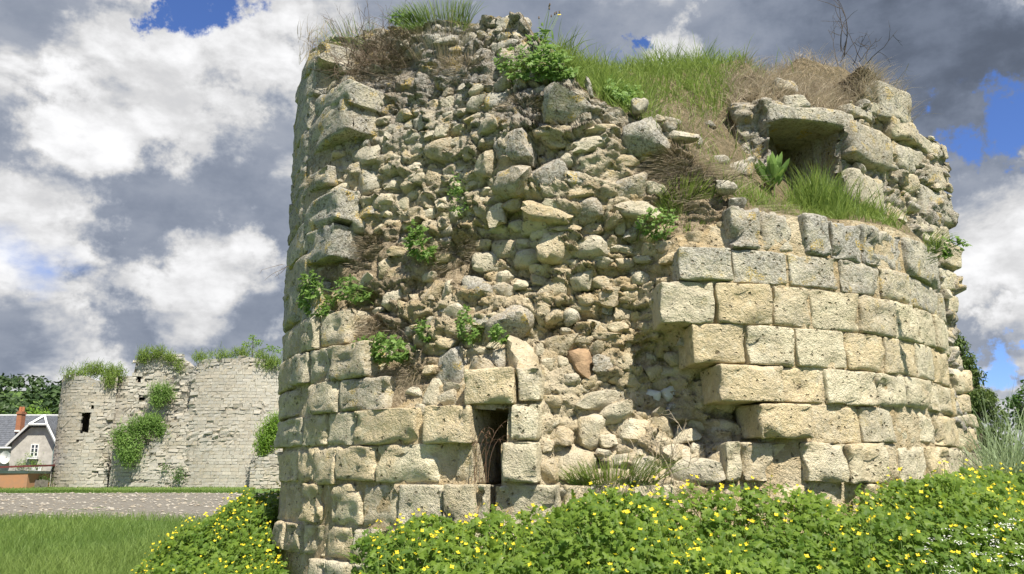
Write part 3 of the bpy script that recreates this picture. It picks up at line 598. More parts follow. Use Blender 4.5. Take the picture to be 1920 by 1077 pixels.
for i, (th, z, w_, h_, kd, trc) in enumerate(stones):
    g = np.random.default_rng(900 + i); d_ = max(.06, min(.34, (w_ * h_) ** .5 * g.uniform(.85, 1.2)))
    r = (.4 * rs[i] + .6 * rs0[i]) - .012 + (d_ * g.uniform(-.30, .0) if trc else d_ * g.uniform(-.46, -.16) + .015)
    v, f, c = place_stone(th, z, r, w_, h_, d_, 50 + i, i in big_set, g.normal(0, .14), g.normal(0, .25))
    wea = {'g': .7, 'G': 1.0}.get(kd, .08 + .75 * sstep(z, 4.0, 5.8)) + g.uniform(-.05, .25)
    if i in big_set:
        b = MB(); b.add(v, f, tint=g.random(), weather=np.clip(wea, 0, 1))
        b.build('rubble_stone', {'f': M['flint'], 'r': M['reddish'], 'd': M['darkstone']}.get(kd, M['rubble']), tower, loc=c, smooth=True, sharp=48)
    else: fill.add(v, f, tint=g.random(), weather=np.clip(wea, 0, 1))
tag(fill.build('small_rubble', M['rubble'], tower, loc=(TC[0], TC[1], .3), smooth=True, sharp=30), kind='stuff')

# ---- the higher broken wall at the back right, with the niche under its lintel
bl = [(1398, 8.3), (1424, 7.6), (1480, 7.5), (1580, 7.65), (1640, 7.85), (1700, 8.2), (1760, 8.55), (1840, 9.0)]
BXY = np.array([[math.tan(math.atan((x - 960) * math.cos(PITCH) / FPX)) * d_, d_] for x, d_ in bl])
BS = np.concatenate([[0], np.cumsum(np.linalg.norm(np.diff(BXY, axis=0), axis=1))])
def bline(s):
    s = np.asarray(s, float); p = np.stack([np.interp(s, BS, BXY[:, 0]), np.interp(s, BS, BXY[:, 1])], -1)
    e = np.stack([np.interp(s + .15, BS, BXY[:, 0]) - np.interp(s - .15, BS, BXY[:, 0]), np.interp(s + .15, BS, BXY[:, 1]) - np.interp(s - .15, BS, BXY[:, 1])], -1)
    e /= np.linalg.norm(e, axis=-1)[..., None]; return p, np.stack([e[..., 1], -e[..., 0]], -1), e      # point, outward (to the camera), along
_sl = np.linspace(0, BS[-1], 400); _pl = bline(_sl)[0]
def bhit(x, y):
    """photo pixel -> (distance along the wall, height) on its face"""
    d = ray(np.asarray(x, float), np.asarray(y, float)); az = d[..., 0] / d[..., 1]
    s = np.interp(az, _pl[:, 0] / _pl[:, 1], _sl); p = bline(s)[0]
    return s, EYE + d[..., 2] / d[..., 1] * p[..., 1], p[..., 1]
edge = [(1632,132),(1645,145),(1662,165),(1702,180),(1708,225),(1722,255),(1755,268),(1790,300),(1803,330),(1805,400),(1806,490),(1790,510),(1795,545),(1778,570),(1790,605),(1783,645),(1798,690),(1810,725),(1808,770),(1816,800),(1828,845),(1830,1000)]
eS, eZ, _ = bhit([p[0] for p in edge], [p[1] for p in edge]); eo = np.argsort(eZ); eS, eZ = eS[eo], eZ[eo]
NICHE = bhit([1443, 1576, 1500, 1500], [300, 300, 225, 395])     # s0, s1, top, bottom
nS0, nS1, nZ1, nZ0 = NICHE[0][0], NICHE[0][1], NICHE[1][2], NICHE[1][3]
zl = bhit(1500, 205)[1]                                          # lintel height: above it the bank leans back
NB, NZB = 230, 260
zb = np.linspace(.2, float(eZ[-1]), NZB); U = np.concatenate([np.linspace(0, 1, NB), 1 + np.linspace(0, 1, 30)[1:]])
Zb = np.broadcast_to(zb[:, None], (NZB, len(U))); Ue = np.broadcast_to(U, Zb.shape)
Send = np.interp(zb, eZ, eS) + .035 * fbm(np.stack([zb * 9, 0 * zb, 0 * zb], -1), 3, 71)
Sb = np.minimum(Ue, 1) * Send[:, None]; back = np.clip(Ue - 1, 0, 1) * 2.0
p3 = np.stack([Sb, Zb, back], -1)
fa, ea = facets((Sb + back) / .30 + .15 * fbm(p3 * 4, 2, 72), Zb / .19, 8); fb, eb2 = facets((Sb + back) / .12, Zb / .08 + .2 * fbm(p3 * 6, 2, 73), 9)
hb = .045 * fa + .020 * fb - .035 * (1 - sstep(ea, 0, .15)) - .014 * (1 - sstep(eb2, 0, .2)) + .02
hb = hb + .07 * fbm(p3 * 2.7, 3, 74) + .02 * fbm(p3 * 13, 3, 75)
lean = np.clip(Zb - zl, 0, 9) * 1.15 * (1 - sstep(Sb, nS1 + .05, nS1 + .5)) + .12 * sstep(Zb, zl, zl + .7)
pb, nb_, eb = bline(Sb)
pe = np.array([.25, .97]) * lean[..., None] + pb + nb_ * (hb * np.where(Ue > 1, 0, 1))[..., None] + np.where((Ue > 1)[..., None], -nb_ * back[..., None] + eb * hb[..., None] * .6 + nb_ * (hb[:, NB - 1])[:, None, None], 0)
Pb = np.concatenate([pe, Zb[..., None]], -1)
ib = np.arange(Zb.size).reshape(Zb.shape); fq = np.stack([ib[:-1, :-1], ib[:-1, 1:], ib[1:, 1:], ib[1:, :-1]], -1)
sm, zm = (Sb[:-1, :-1] + Sb[1:, 1:]) / 2, (Zb[:-1, :-1] + Zb[1:, 1:]) / 2
nic = (sm > nS0 + .02) & (sm < nS1 - .02) & (zm > nZ0) & (zm < nZ1) & (Ue[:-1, :-1] < 1)
topm = (lean[:-1, :-1] > .10) & (Ue[:-1, :-1] < 1)
b = MB(); b.add(Pb.reshape(-1, 3), fq[topm].reshape(-1, 4)); b.build('bank_top', M['soil'], tower, loc=(TC[0], TC[1], .3), smooth=True)
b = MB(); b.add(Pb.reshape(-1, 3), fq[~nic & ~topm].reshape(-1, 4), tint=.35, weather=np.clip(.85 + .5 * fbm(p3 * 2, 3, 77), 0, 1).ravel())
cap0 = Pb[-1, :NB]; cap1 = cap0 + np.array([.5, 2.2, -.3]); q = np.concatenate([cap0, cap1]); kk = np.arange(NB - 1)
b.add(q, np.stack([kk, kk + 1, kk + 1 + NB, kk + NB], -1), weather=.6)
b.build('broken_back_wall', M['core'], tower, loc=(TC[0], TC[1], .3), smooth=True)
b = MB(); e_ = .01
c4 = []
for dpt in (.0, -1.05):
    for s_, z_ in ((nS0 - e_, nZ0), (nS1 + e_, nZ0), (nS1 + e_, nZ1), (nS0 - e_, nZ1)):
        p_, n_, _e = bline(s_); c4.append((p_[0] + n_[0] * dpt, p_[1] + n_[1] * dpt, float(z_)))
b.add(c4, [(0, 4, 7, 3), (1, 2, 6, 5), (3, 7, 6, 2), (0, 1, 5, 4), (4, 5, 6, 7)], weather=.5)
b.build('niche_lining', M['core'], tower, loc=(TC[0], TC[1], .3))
def bblock(x0, x1, y0, y1, f=.06, depth=.4, wear=.7, weather=.8, seed=0, rot=0.0, curve=0.0, name='wall_block', hi=False):
    s, z, Y = bhit([x0, x1, (x0 + x1) / 2, (x0 + x1) / 2], [(y0 + y1) / 2] * 2 + [y0, y1])
    w_, h_ = s[1] - s[0], z[2] - z[3]; V = CS9; hd = np.array([w_, depth, h_]) / 2; ro = min(.02 + .04 * wear, .42 * hd.min())
    Q = V * hd; inn = np.clip(Q, -(hd - ro), hd - ro); dv = Q - inn; Q = inn + ro * dv / (np.linalg.norm(dv, axis=1)[:, None] + 1e-9)
    q = Q + seed * 2.7
    Q = Q + np.stack([fbm(q * 6, 3, 81), fbm(q * 6, 3, 82), fbm(q * 6, 3, 83)], -1) * .035 * (.5 + wear)
    if curve: Q[:, 2] += np.where(V[:, 2] < 0, curve * np.clip(1 - (Q[:, 0] / (w_ * .40) + .1) ** 2, 0, 1) * (-V[:, 2]), 0)
    c, s_ = math.cos(rot), math.sin(rot); Q = np.stack([Q[:, 0] * c - Q[:, 2] * s_, Q[:, 1], Q[:, 0] * s_ + Q[:, 2] * c], -1)
    ctr = (s[0] + s[1]) / 2; p_, n_, e_ = bline(ctr); n3 = np.append(n_, 0); e3 = np.append(e_, 0)
    o = np.append(p_, (z[2] + z[3]) / 2) + n3 * (f - depth / 2)
    b = MB(); b.add(o + Q[:, :1] * e3 + Q[:, 1:2] * n3 + Q[:, 2:] * np.array([0, 0, 1]), CS9F, tint=(seed * .37) % 1, weather=np.clip(weather + .2 * fbm(q * 4, 2, 84), 0, 1))
    return b.build(name, M['ashlar'], tower, loc=o, smooth=True, sharp=50)
bblock(1430, 1588, 202, 238, .04, .7, .35, .85, 1, .06, .055, 'lintel')
for i, q in enumerate([(1578,1650,248,312,.14,.5,.6,.75,-.02),(1584,1640,332,398,.1,.5,.9,.5,0),(1640,1700,168,232,.08,.45,.7,.75,.05),(1662,1716,232,268,.1,.45,.8,.7,.03),(1672,1708,280,322,.08,.4,.8,.65,.05),(1716,1758,266,290,.05,.5,.8,.7,-.1),(1757,1780,278,302,.06,.5,.8,.7,.1),(1776,1803,302,326,.06,.5,.9,.7,-.1),(1730,1782,318,356,.06,.4,.8,.7,.12),(1724,1806,362,420,.06,.5,.7,.7,-.03),(1722,1775,422,460,.06,.4,.6,.4,.02),(1758,1808,462,506,.09,.5,.6,.55,0),(1762,1790,508,545,.05,.45,.8,.4,0),(1768,1792,556,590,.05,.4,.9,.3,0),(1765,1788,595,640,.04,.4,.9,.3,0),(1770,1800,650,690,.04,.4,.9,.2,0),(1780,1813,692,736,.08,.45,1,.12,.05),(1780,1811,740,775,.06,.4,1,.3,0),(1780,1822,778,800,.06,.4,.8,.2,0),(1780,1828,802,846,.06,.4,1,.1,0),(1785,1836,848,886,.08,.4,.9,.3,0),(1785,1838,888,940,.08,.4,.9,.3,0),
   (1490,1530,124,152,.1,.4,.9,.9,.05),(1472,1512,182,206,.08,.3,.9,.85,.1),(1690,1722,330,360,.04,.3,.9,.5,.2),(1655,1690,385,425,.05,.3,.9,.6,-.1),(1700,1728,285,315,.04,.3,.9,.6,.1),(1640,1672,318,338,.03,.3,.9,.5,0),(1590,1625,205,222,.05,.3,.9,.7,0),(1622,1648,196,214,.05,.3,.9,.7,.1)]):
    kw = dict(zip(('f', 'depth', 'wear', 'weather', 'rot'), q[4:]))
    if q[1] < 1540 and q[3] < 210: # set on the leaning bank above the lintel
        kw['f'] -= float(np.clip(bhit(q[0], (q[2] + q[3]) / 2)[1] - zl, 0, 9) * 1.0)
    bblock(*q[:4], seed=10 + i, **kw)
g = np.random.default_rng(77); fill = MB(); n_ = 0
while n_ < 170:
    s_ = g.uniform(nS1 + .02, BS[-1]); z_ = g.uniform(1.0, eZ[-1] - .4)
    if s_ > np.interp(z_, eZ, eS) - .03: continue
    h_ = .025 + .08 * g.random() ** 2; v, f = boulder(h_ * g.uniform(1, 2.2), h_, h_ * 1.3, 3000 + n_, False); p_, nn, ee = bline(s_)
    ro = g.normal(0, .2); v = np.stack([v[:, 0] * math.cos(ro) - v[:, 2] * math.sin(ro), v[:, 1], v[:, 0] * math.sin(ro) + v[:, 2] * math.cos(ro)], -1)
    o = np.append(p_ + nn * g.uniform(.01, .06), z_); fill.add(o + v[:, :1] * np.append(ee, 0) + v[:, 1:2] * np.append(nn, 0) + v[:, 2:] * np.array([0, 0, 1]), f, tint=g.random(), weather=g.uniform(.4, 1.0)); n_ += 1
tag(fill.build('small_wall_stones', M['rubble'], tower, loc=(TC[0], TC[1], .3), smooth=True, sharp=30), kind='stuff')

# ================================================================== plants
def unit(v): return v / (np.linalg.norm(v, axis=-1, keepdims=True) + 1e-9)
def blades(b, base, h, w_, lean=.35, dirn=None, droop=.25, seed=0, tint=None):
    """grass blades; base (n,3), h and w_ scalars or arrays, dirn = growing direction"""
    g = np.random.default_rng(seed); n = len(base); h = np.broadcast_to(np.asarray(h, float), (n,)) ; w_ = np.broadcast_to(np.asarray(w_, float), (n,))
    up = np.broadcast_to(np.array([0, 0, 1.]) if dirn is None else np.asarray(dirn, float), (n, 3))
    a = g.uniform(0, 2 * math.pi, n); side = np.stack([np.cos(a), np.sin(a), 0 * a], -1)
    d = unit(up + side * (lean * np.abs(g.normal(0, 1, n)))[:, None]); cr = unit(np.cross(d, unit(g.normal(0, 1, (n, 3)))))
    V = []; dr = droop * g.uniform(.2, 1.3, n)
    for t, ww in ((0, 1), (.38, .85), (.72, .55)):
        c = base + d * (h * t)[:, None] + side * (h * dr * t * t)[:, None] - np.array([0, 0, 1.]) * (h * dr * .55 * t ** 3)[:, None]
        V += [c - cr * (w_ * ww / 2)[:, None], c + cr * (w_ * ww / 2)[:, None]]
    V.append(base + d * h[:, None] + side * (h * dr)[:, None] - np.array([0, 0, 1.]) * (h * dr * .55)[:, None])
    v = np.stack(V, 1).reshape(-1, 3); k = np.arange(n)[:, None] * 7
    tt = np.repeat(g.random(n) if tint is None else tint, 7)
    b.add(v, np.concatenate([k + np.array([[0, 1, 3, 2]]), k + np.array([[2, 3, 5, 4]])]), tint=tt)
    b.f.setdefault(3, []).append((k + np.array([[4, 5, 6]])) + b.n - len(v)); return b
LOBED = np.array([(0, 0), (.36, .10), (.15, .35), (.43, .52), (.17, .66), (.18, .90), (0, 1)]); LOBED = np.vstack([LOBED, (LOBED * [-1, 1])[-2:0:-1]])
OVATE = np.array([(0, 0), (.17, .15), (.27, .4), (.22, .7), (0, 1), (-.22, .7), (-.27, .4), (-.17, .15)])
DIAM = np.array([(0, 0), (.27, .45), (0, 1), (-.27, .45)])
LANCE = np.array([(0, 0), (.10, .2), (.13, .5), (.08, .8), (0, 1), (-.08, .8), (-.13, .5), (-.10, .2)])
def leaves(b, pos, size, nrm, tipdir=None, shape=LOBED, seed=0, tint=None, cup=.12, spread=.6):
    g = np.random.default_rng(seed); n = len(pos); size = np.broadcast_to(np.asarray(size, float), (n,))
    nn = unit(np.asarray(nrm, float) + g.normal(0, spread, (n, 3))); td = g.normal(0, 1, (n, 3)) if tipdir is None else np.asarray(tipdir, float) + g.normal(0, .25, (n, 3))
    y = unit(td - nn * (td * nn).sum(-1, keepdims=True)); x = np.cross(y, nn); m = len(shape)
    loc = np.concatenate([shape, [[0, .5]]]); zz = np.concatenate([-cup * (np.abs(shape[:, 0]) * 2) ** 1.2 - cup * .8 * (shape[:, 1] - .4) ** 2 * 2, [0.02]])
    v = pos[:, None] + size[:, None, None] * (x[:, None] * loc[None, :, :1] + y[:, None] * loc[None, :, 1:] + nn[:, None] * zz[None, :, None])
    k = np.arange(n)[:, None, None] * (m + 1); i = np.arange(m); f = (k + np.stack([i, (i + 1) % m, np.full(m, m)], -1)[None]).reshape(-1, 3)
    b.add(v.reshape(-1, 3), f, tint=np.repeat(g.random(n) if tint is None else tint, m + 1)); return b
def stalks(b, p0, p1, r, bend=.1, seed=0, seg=3):
    g = np.random.default_rng(seed)
    for a, c in zip(p0, p1):
        L = np.linalg.norm(c - a); o = g.normal(0, bend * L, 3); t = np.linspace(0, 1, seg + 1)[:, None]
        b.tube(a + (c - a) * t + o * (t * (1 - t) * 2), r, r * .6, 3, tint=g.random())
def twigs(b, root, n, L, up, spread, r, seed=0, curl=.25, branch=2, seg=6):
    """wiry branching stems from a root point"""
    g = np.random.default_rng(seed)
    def grow(p, d, l, rr, lev):
        pts = [p]
        for i in range(seg):
            d = unit(d + g.normal(0, curl, 3) * .6); p = p + d * l / seg; pts.append(p)
            if lev > 0 and i > 0 and g.random() < .45: grow(p, unit(d + g.normal(0, .6, 3)), l * g.uniform(.3, .6), rr * .6, lev - 1)
        b.tube(pts, rr, rr * .35, 3, tint=g.random())
    for i in range(n): grow(np.asarray(root, float) + g.normal(0, .03, 3) * L, unit(np.asarray(up, float) + g.normal(0, spread, 3)), L * g.uniform(.5, 1.1), r, branch)
    return b
# ---- point on the tower front under a photo pixel (walks along the ray until it enters the wall)
def onwall(x, y, out=0.0):
    x = np.atleast_1d(np.asarray(x, float)); y = np.atleast_1d(np.asarray(y, float)); d = ray(x, y); d = d / np.linalg.norm(d[..., :2], axis=-1, keepdims=True)
    t = np.linspace(5.8, 9.6, 260); Pq = d[:, None] * t[None, :, None]; rr = np.hypot(Pq[..., 0] - TC[0], Pq[..., 1] - TC[1])
    th = np.arctan2(Pq[..., 1] - TC[1], Pq[..., 0] - TC[0]) - TH0; th = (th + math.pi) % (2 * math.pi) - math.pi; z = Pq[..., 2] + EYE
    ins = np.zeros(rr.shape, bool); nearm = rr < TR
    ins[nearm] = rr[nearm] < core_r(th[nearm], z[nearm], False)
    below = z < np.interp(th, ths, ZT); cz = np.full(rr.shape, -9.); cz[nearm & ~below] = CAP(np.stack([Pq[..., 0], Pq[..., 1]], -1)[nearm & ~below])
    ins = (ins & below) | (z < cz); k = np.where(ins.any(1), ins.argmax(1), 120)
    q = Pq[np.arange(len(x)), k]; q[:, 2] += EYE
    o = np.stack([q[:, 0] - TC[0], q[:, 1] - TC[1], 0 * q[:, 0]], -1); o = unit(o); return q + o * out, o
# ---- yellow-flowered celandine in front of the tower
def bed_top(X, Y):
    d = np.hypot(X - TC[0], Y - TC[1]) - TR; x, _ = project(np.stack([X, Y, 0 * X + 1.3], -1))
    h = .84 - .26 * sstep(d, .5, 2.2) + .20 * fbm(np.stack([X * 1.6, Y * 1.6, 0 * X], -1), 3, 90) + .08 * fbm(np.stack([X * 6, Y * 6, 0 * X], -1), 2, 91)
    h = h + .16 * sstep(x, 1500, 1850) - .17 * (1 - sstep(x, 900, 1150)) - .10 * (1 - sstep(x, 690, 800))
    return ground(X, Y) + h
def celandine(name, label, pts_fn, n_leaf, n_flower, seed, grp=None, white=None, deep=.5):
    g = np.random.default_rng(seed); root = tag(empty(name, (0, 0, 0)), label, 'wildflowers', grp)
    X, Y, top, norm = pts_fn(n_leaf, g); u = g.random(len(X)) ** 1.7
    pos = np.stack([X, Y, np.maximum(top - deep * u + .02, ground(X, Y) + .03)], -1); b = MB()
    leaves(b, pos, g.uniform(.032, .078, len(X)), norm * .45 + np.array([0, -.25, .8]), None, LOBED, seed, tint=np.clip(g.random(len(X)) * .8 + .25 * fbm(pos * 2.5, 2, 92), 0, 1), spread=.45)
    c = root; tag(b.build('foliage', M['leaf'], c), kind='stuff')
    X, Y, top, norm = pts_fn(n_flower * 3, g); cl = fbm(np.stack([X * 2.2, Y * 2.2, 0 * X + seed], -1), 3, 98) + .45 * g.normal(0, 1, len(X)); ok = np.argsort(-cl)[:n_flower]; X, Y, top, norm = X[ok], Y[ok], top[ok], norm[ok]; k = len(X); pos = np.stack([X, Y, top + g.uniform(-.02, .13, k)], -1)
    b = MB(); nf = unit(np.stack([g.normal(0, .45, k), -.5 + g.normal(0, .4, k), .8 + 0 * X], -1)); sz = g.uniform(.008, .016, k); a0 = g.uniform(0, 6.3, k)
    t1 = unit(np.cross(nf, np.array([.3, .9, .1]))); t2 = np.cross(nf, t1)
    for q in range(4):
        a = a0 + q * math.pi / 2; d = t1 * np.cos(a)[:, None] + t2 * np.sin(a)[:, None]; e = np.cross(nf, d)
        v = np.stack([pos, pos + (d * .6 + e * .5) * sz[:, None] + nf * .003, pos + d * (sz * 1.25)[:, None] + nf * .006, pos + (d * .6 - e * .5) * sz[:, None] + nf * .003], 1).reshape(-1, 3)
        b.add(v, np.arange(k)[:, None] * 4 + np.array([[0, 1, 2, 3]]), tint=np.repeat(g.random(k), 4))
    tag(b.build('flowers', M['petal'], c), kind='stuff')
    b = MB(); m_ = min(k, 700); low = pos[:m_] + np.stack([g.normal(0, .06, m_), g.normal(0, .06, m_), -.28 + g.normal(0, .05, m_)], -1); stalks(b, low, pos[:m_] - nf[:m_] * .004, .0022, .12, seed, 2)
    # unopened buds hanging beside the flowers
    kb = k // 2; pb_ = pos[:kb] + g.normal(0, .03, (kb, 3)); 
    for p_ in pb_: b.tube([p_, p_ + np.array([0, 0, .012])], .004, .002, 4, tint=.9)
    tag(b.build('stems', M['stem'], c), kind='stuff')
    if white:
        X, Y, top, norm = white(g); k = len(X); pos = np.stack([X, Y, top + .02], -1); b = MB()
        pos = np.repeat(pos, 9, 0) + np.concatenate([g.normal(0, .018, (k * 9, 2)), g.normal(0, .004, (k * 9, 1))], 1)
        leaves(b, pos, .013, np.array([0, -.3, 1.]), None, OVATE, seed + 5, spread=.3)
        tag(b.build('white_flowers', M['whitep'], c), kind='stuff')
    return root
def bed_right(n, g):
    m = n * 5; X = g.uniform(-1.5, 7.5, m); Y = g.uniform(3.7, 9.3, m); d = np.hypot(X - TC[0], Y - TC[1]) - TR
    z = bed_top(X, Y); x, y = project(np.stack([X, Y, z], -1))
    ok = (d > .02) & (d < 2.7) & (x > 690 + 60 * (fbm(np.stack([X * 3, Y * 3, 0 * X], -1), 2, 95)) - 40 * (Y < 5.2)) & (x < 2000) & (y < 1130)
    ok &= (g.random(m) < .35 + .65 * sstep(d, .0, .35)); X, Y, z = X[ok][:n], Y[ok][:n], z[ok][:n]
    o = np.stack([X - TC[0], Y - TC[1], 0 * X], -1); return X, Y, z, unit(o)
def bed_white(g):
    X, Y, z, o = bed_right(5200, g); x, y = project(np.stack([X, Y, z], -1)); ok = (((x - 1850) / 120) ** 2 + ((y - 1035) / 60) ** 2 < 1); ok |= (g.random(len(X)) < .006) & (x > 1500)
    return X[ok][:60], Y[ok][:60], z[ok][:60], o[ok][:60]
def bed_left(n, g):
    m = n * 6; X = g.uniform(-5.2, -2.0, m); Y = g.uniform(7.6, 10.8, m); d = np.hypot(X - TC[0], Y - TC[1]) - TR
    cxx = sstep(X, -4.2, -2.5); h = .22 + .55 * cxx + .30 * fbm(np.stack([X * 2, Y * 2, 0 * X], -1), 3, 96); h = h * (.30 + .70 * sstep(Y, 7.5, 9.2)); z = ground(X, Y) + h
    ok = (d > .02) & (X > -4.05 + .6 * fbm(np.stack([X * 2, Y * 2, 0 * X + 4], -1), 2, 97)) & (((Y - 9.1) / 1.6) ** 2 < 1)
    X, Y, z = X[ok][:n], Y[ok][:n], z[ok][:n]; o = unit(np.stack([X * 0 - .7, X * 0 - .6, 0 * X], -1)); return X, Y, z, o
celandine('celandine_bed', 'broad bed of yellow celandine across the foot of the big tower', bed_right, 33000, 820, 300, 'celandine beds', bed_white)
celandine('celandine_bed', 'smaller mound of yellow celandine left of the big tower beside the meadow', bed_left, 26000, 520, 301, 'celandine beds', None, 1.15)

# ---- growth on the tower itself
def wallpts(cx_, cy_, rx, ry, n, seed):
    g = np.random.default_rng(seed); a = g.uniform(0, 2 * math.pi, n); r = np.sqrt(g.random(n)); p, o = onwall(cx_ + rx * r * np.cos(a), cy_ + ry * r * np.sin(a))
    far = np.linalg.norm(p - np.median(p, 0), axis=1); k = np.where(far < max(.3, rx / 180), np.arange(n), -1); near = np.flatnonzero(k >= 0); k = np.where(k < 0, near[g.integers(0, len(near), n)], k); return p[k], o[k]
def thing_mesh(b, name, mat, base, label, cat, group=None):
    return tag(b.build(name, mat, None, loc=base), label, cat, group)
def tuft(label, cx_, cy_, rx, ry, n, h, w_=.006, mat='grass', up=(0, 0, 1), out=.5, lean=.5, droop=.35, seed=0, name='grass_tuft', cat='grass', group='grass tufts on the tower'):
    p, o = wallpts(cx_, cy_, rx, ry, n, seed); g = np.random.default_rng(seed)
    b = MB(); blades(b, p - o * .02, h * g.uniform(.35, 1.15, n), w_ * g.uniform(.6, 1.3, n), lean, np.array(up) + o * out, droop, seed)
    return thing_mesh(b, name, M[mat], p.mean(0), label, cat, group)
def herb(label, cx_, cy_, rx, ry, n, size, shape=LOBED, mat='herb', seed=0, name='wall_herb', up=.7, spread=.55, group='leafy plants on the tower', reach=.15):
    p, o = wallpts(cx_, cy_, rx, ry, n, seed); p = p + o * .06; g = np.random.default_rng(seed); base = p.mean(0)
    k = g.random(n); pos = p + o * (reach * k)[:, None] + np.array([0, 0, 1]) * (reach * .4 * g.random(n))[:, None]; b = MB()
    leaves(b, pos, size * g.uniform(.5, 1.2, n), o * .8 + np.array([0, 0, up]), o * .4 + np.stack([g.normal(0, .7, n), 0 * k, g.normal(.1, .6, n)], -1), shape, seed, spread=spread)
    root = tag(empty(name, tuple(base)), label, 'plant', group); b.build('foliage', M[mat], root, loc=base)
    b = MB(); m_ = max(4, n // 6); stalks(b, p[:m_] - o[:m_] * .10, pos[:m_], .003, .1, seed, 2); b.build('stems', M['stem'], root, loc=base); return root
# grass and thatch on the sloping bank: too dense to count
def inpoly(px, py, poly):
    ins = np.zeros(np.shape(px), bool); j = len(poly) - 1
    for i in range(len(poly)):
        (xi, yi), (xj, yj) = poly[i], poly[j]; c = ((yi > py) != (yj > py)) & (px < (xj - xi) * (py - yi) / (yj - yi + 1e-9) + xi); ins ^= c; j = i
    return ins
G1 = [(1040,100),(1090,118),(1200,112),(1330,98),(1450,80),(1530,80),(1520,130),(1420,170),(1400,215),(1420,260),(1425,330),(1440,400),(1370,395),(1330,340),(1290,300),(1240,255),(1170,215),(1090,190),(1040,160)]
p = cap_point(15000, lambda x, y: inpoly(x, y, G1) | ((x > 1560) & (x < 1690) & (y > 380)), 1)
px_, py_ = project(p); g = np.random.default_rng(2); b = MB()
dryf = np.clip(sstep(px_, 1330, 1480) * (py_ < 230) + 1.2 * sstep(fbm(p * 1.9, 3, 17) + .45 * (py_ > 235) + .2 * (px_ > 1330), .12, .35), 0, 1.35); keep = g.random(len(p)) > dryf * .7; p, px_ = p[keep], px_[keep]
blades(b, p, g.uniform(.07, .24, len(p)) * (1 + .8 * (fbm(p * 2.5, 2, 3) > .2)), g.uniform(.004, .010, len(p)), .45, np.array([-.05, -.25, 1]), .4, 3)
tag(b.build('bank_grass', M['grass'], None, loc=p.mean(0)), 'green grass covering the sloping bank on top of the big tower', 'grass', None, 'stuff')
DR2 = [(1180,215),(1300,200),(1400,235),(1425,330),(1380,390),(1330,335),(1240,255)]
DR = [(1340,150),(1400,110),(1500,90),(1600,100),(1650,150),(1640,200),(1500,210),(1440,205),(1390,215),(1400,260),(1360,190)]
ps = np.concatenate([cap_point(4200, lambda x, y: inpoly(x, y, DR), 4), cap_point(2600, lambda x, y: inpoly(x, y, DR2), 14)])
tb = (lean[:-1, :-1] > .05) & (Ue[:-1, :-1] < 1); tq = Pb[:-1, :-1][tb]; tq = tq[np.random.default_rng(3).integers(0, len(tq), 5200)]
tq = tq[tq[:, 2] < eZ[-1]]; ps = np.concatenate([ps, tq]); g = np.random.default_rng(6); b = MB()
blades(b, ps, g.uniform(.08, .28, len(ps)), g.uniform(.003, .006, len(ps)), .7, np.array([.1, -.35, .9]), .55, 5)
tag(b.build('dead_grass', M['dry'], None, loc=ps.mean(0)), 'pale dead grass lying over the bank above the niche lintel', 'grass', None, 'stuff')
rim_pts, ro_ = onwall(np.random.default_rng(8).uniform(558, 900, 900), np.random.default_rng(9).uniform(60, 128, 900))
b = MB(); blades(b, rim_pts, np.random.default_rng(7).uniform(.08, .26, 900), .004, .6, np.array([-.1, -.2, 1]) + ro_ * .3, .4, 8)
tag(b.build('rim_dry_grass', M['dry'], None, loc=rim_pts.mean(0)), 'thin dry grass fringing the left top edge of the big tower', 'grass', None, 'stuff')
T = [("wispy green grass at the top left corner of the big tower", 640, 92, 70, 22, 260, .28, .005, 'grass'),
 ("lush green grass tuft on the highest left part of the tower top", 815, 48, 70, 14, 640, .24, .006, 'grass'),
  ("short yellowish grass spilling over the ledge right of the niche tuft", 1630, 405, 45, 14, 300, .17, .005, 'grass'),
 ("green grass clump above the stepped ends of the ashlar courses", 1290, 400, 50, 46, 420, .2, .006, 'grass'),
 ("green grass at the broken rim beside the large grey boulder", 1150, 185, 50, 22, 420, .24, .008, 'grass'),
 ("grass among the stones under the tower's highest boulder", 1030, 150, 70, 28, 420, .2, .007, 'grass'),
 ("tall grass clump at the wall foot between the yellow flowers", 1150, 925, 75, 22, 520, .34, .006, 'grass'),
 ("small grass tuft low on the face above the flat lichen boulder", 880, 632, 22, 18, 120, .12, .005, 'grass'),
 ("short grass tuft on the ashlar ledge at the right edge", 1745, 462, 22, 12, 110, .14, .005, 'grass')]
for i, t in enumerate(T): tuft(t[0], *t[1:8], seed=400 + i, mat=t[8])
D = [("brown thatch of dead grass hanging left of centre on the tower face", 690, 490, 62, 46, 1100, .15), ("grey-brown dead grass mat under the left leafy plants", 700, 630, 58, 38, 1000, .15), ("dead grass hanging over the stones above the left ashlar courses", 770, 715, 55, 34, 700, .14),
 ("dry bramble and dead grass beside the stepped ashlar ends", 1290, 335, 66, 66, 1300, .22), ("dead grass fringe at the upper left below the twig bush", 690, 135, 75, 34, 800, .2), ("dry roots hanging below the large grey boulder's left side", 985, 205, 40, 24, 420, .15), ("dead grass trailing from the ledge above the top ashlar course", 1450, 388, 70, 14, 420, .15), ("dry grass tuft at the left edge between two weathered blocks", 610, 345, 28, 14, 260, .14), ("dry roots beside the small herb at mid height", 850, 480, 40, 34, 380, .13), ("dead grass strand mat high on the centre of the tower face", 870, 130, 55, 24, 420, .15)]
for i, t in enumerate(D): tuft(*t[:5], int(t[5] * 1.5), t[6] * 1.0, w_=.0036, mat='dry', up=(0, 0, -.12), out=.22, lean=2.6, droop=.15, seed=430 + i, name='dead_grass_mat', group='dead grass mats on the tower')
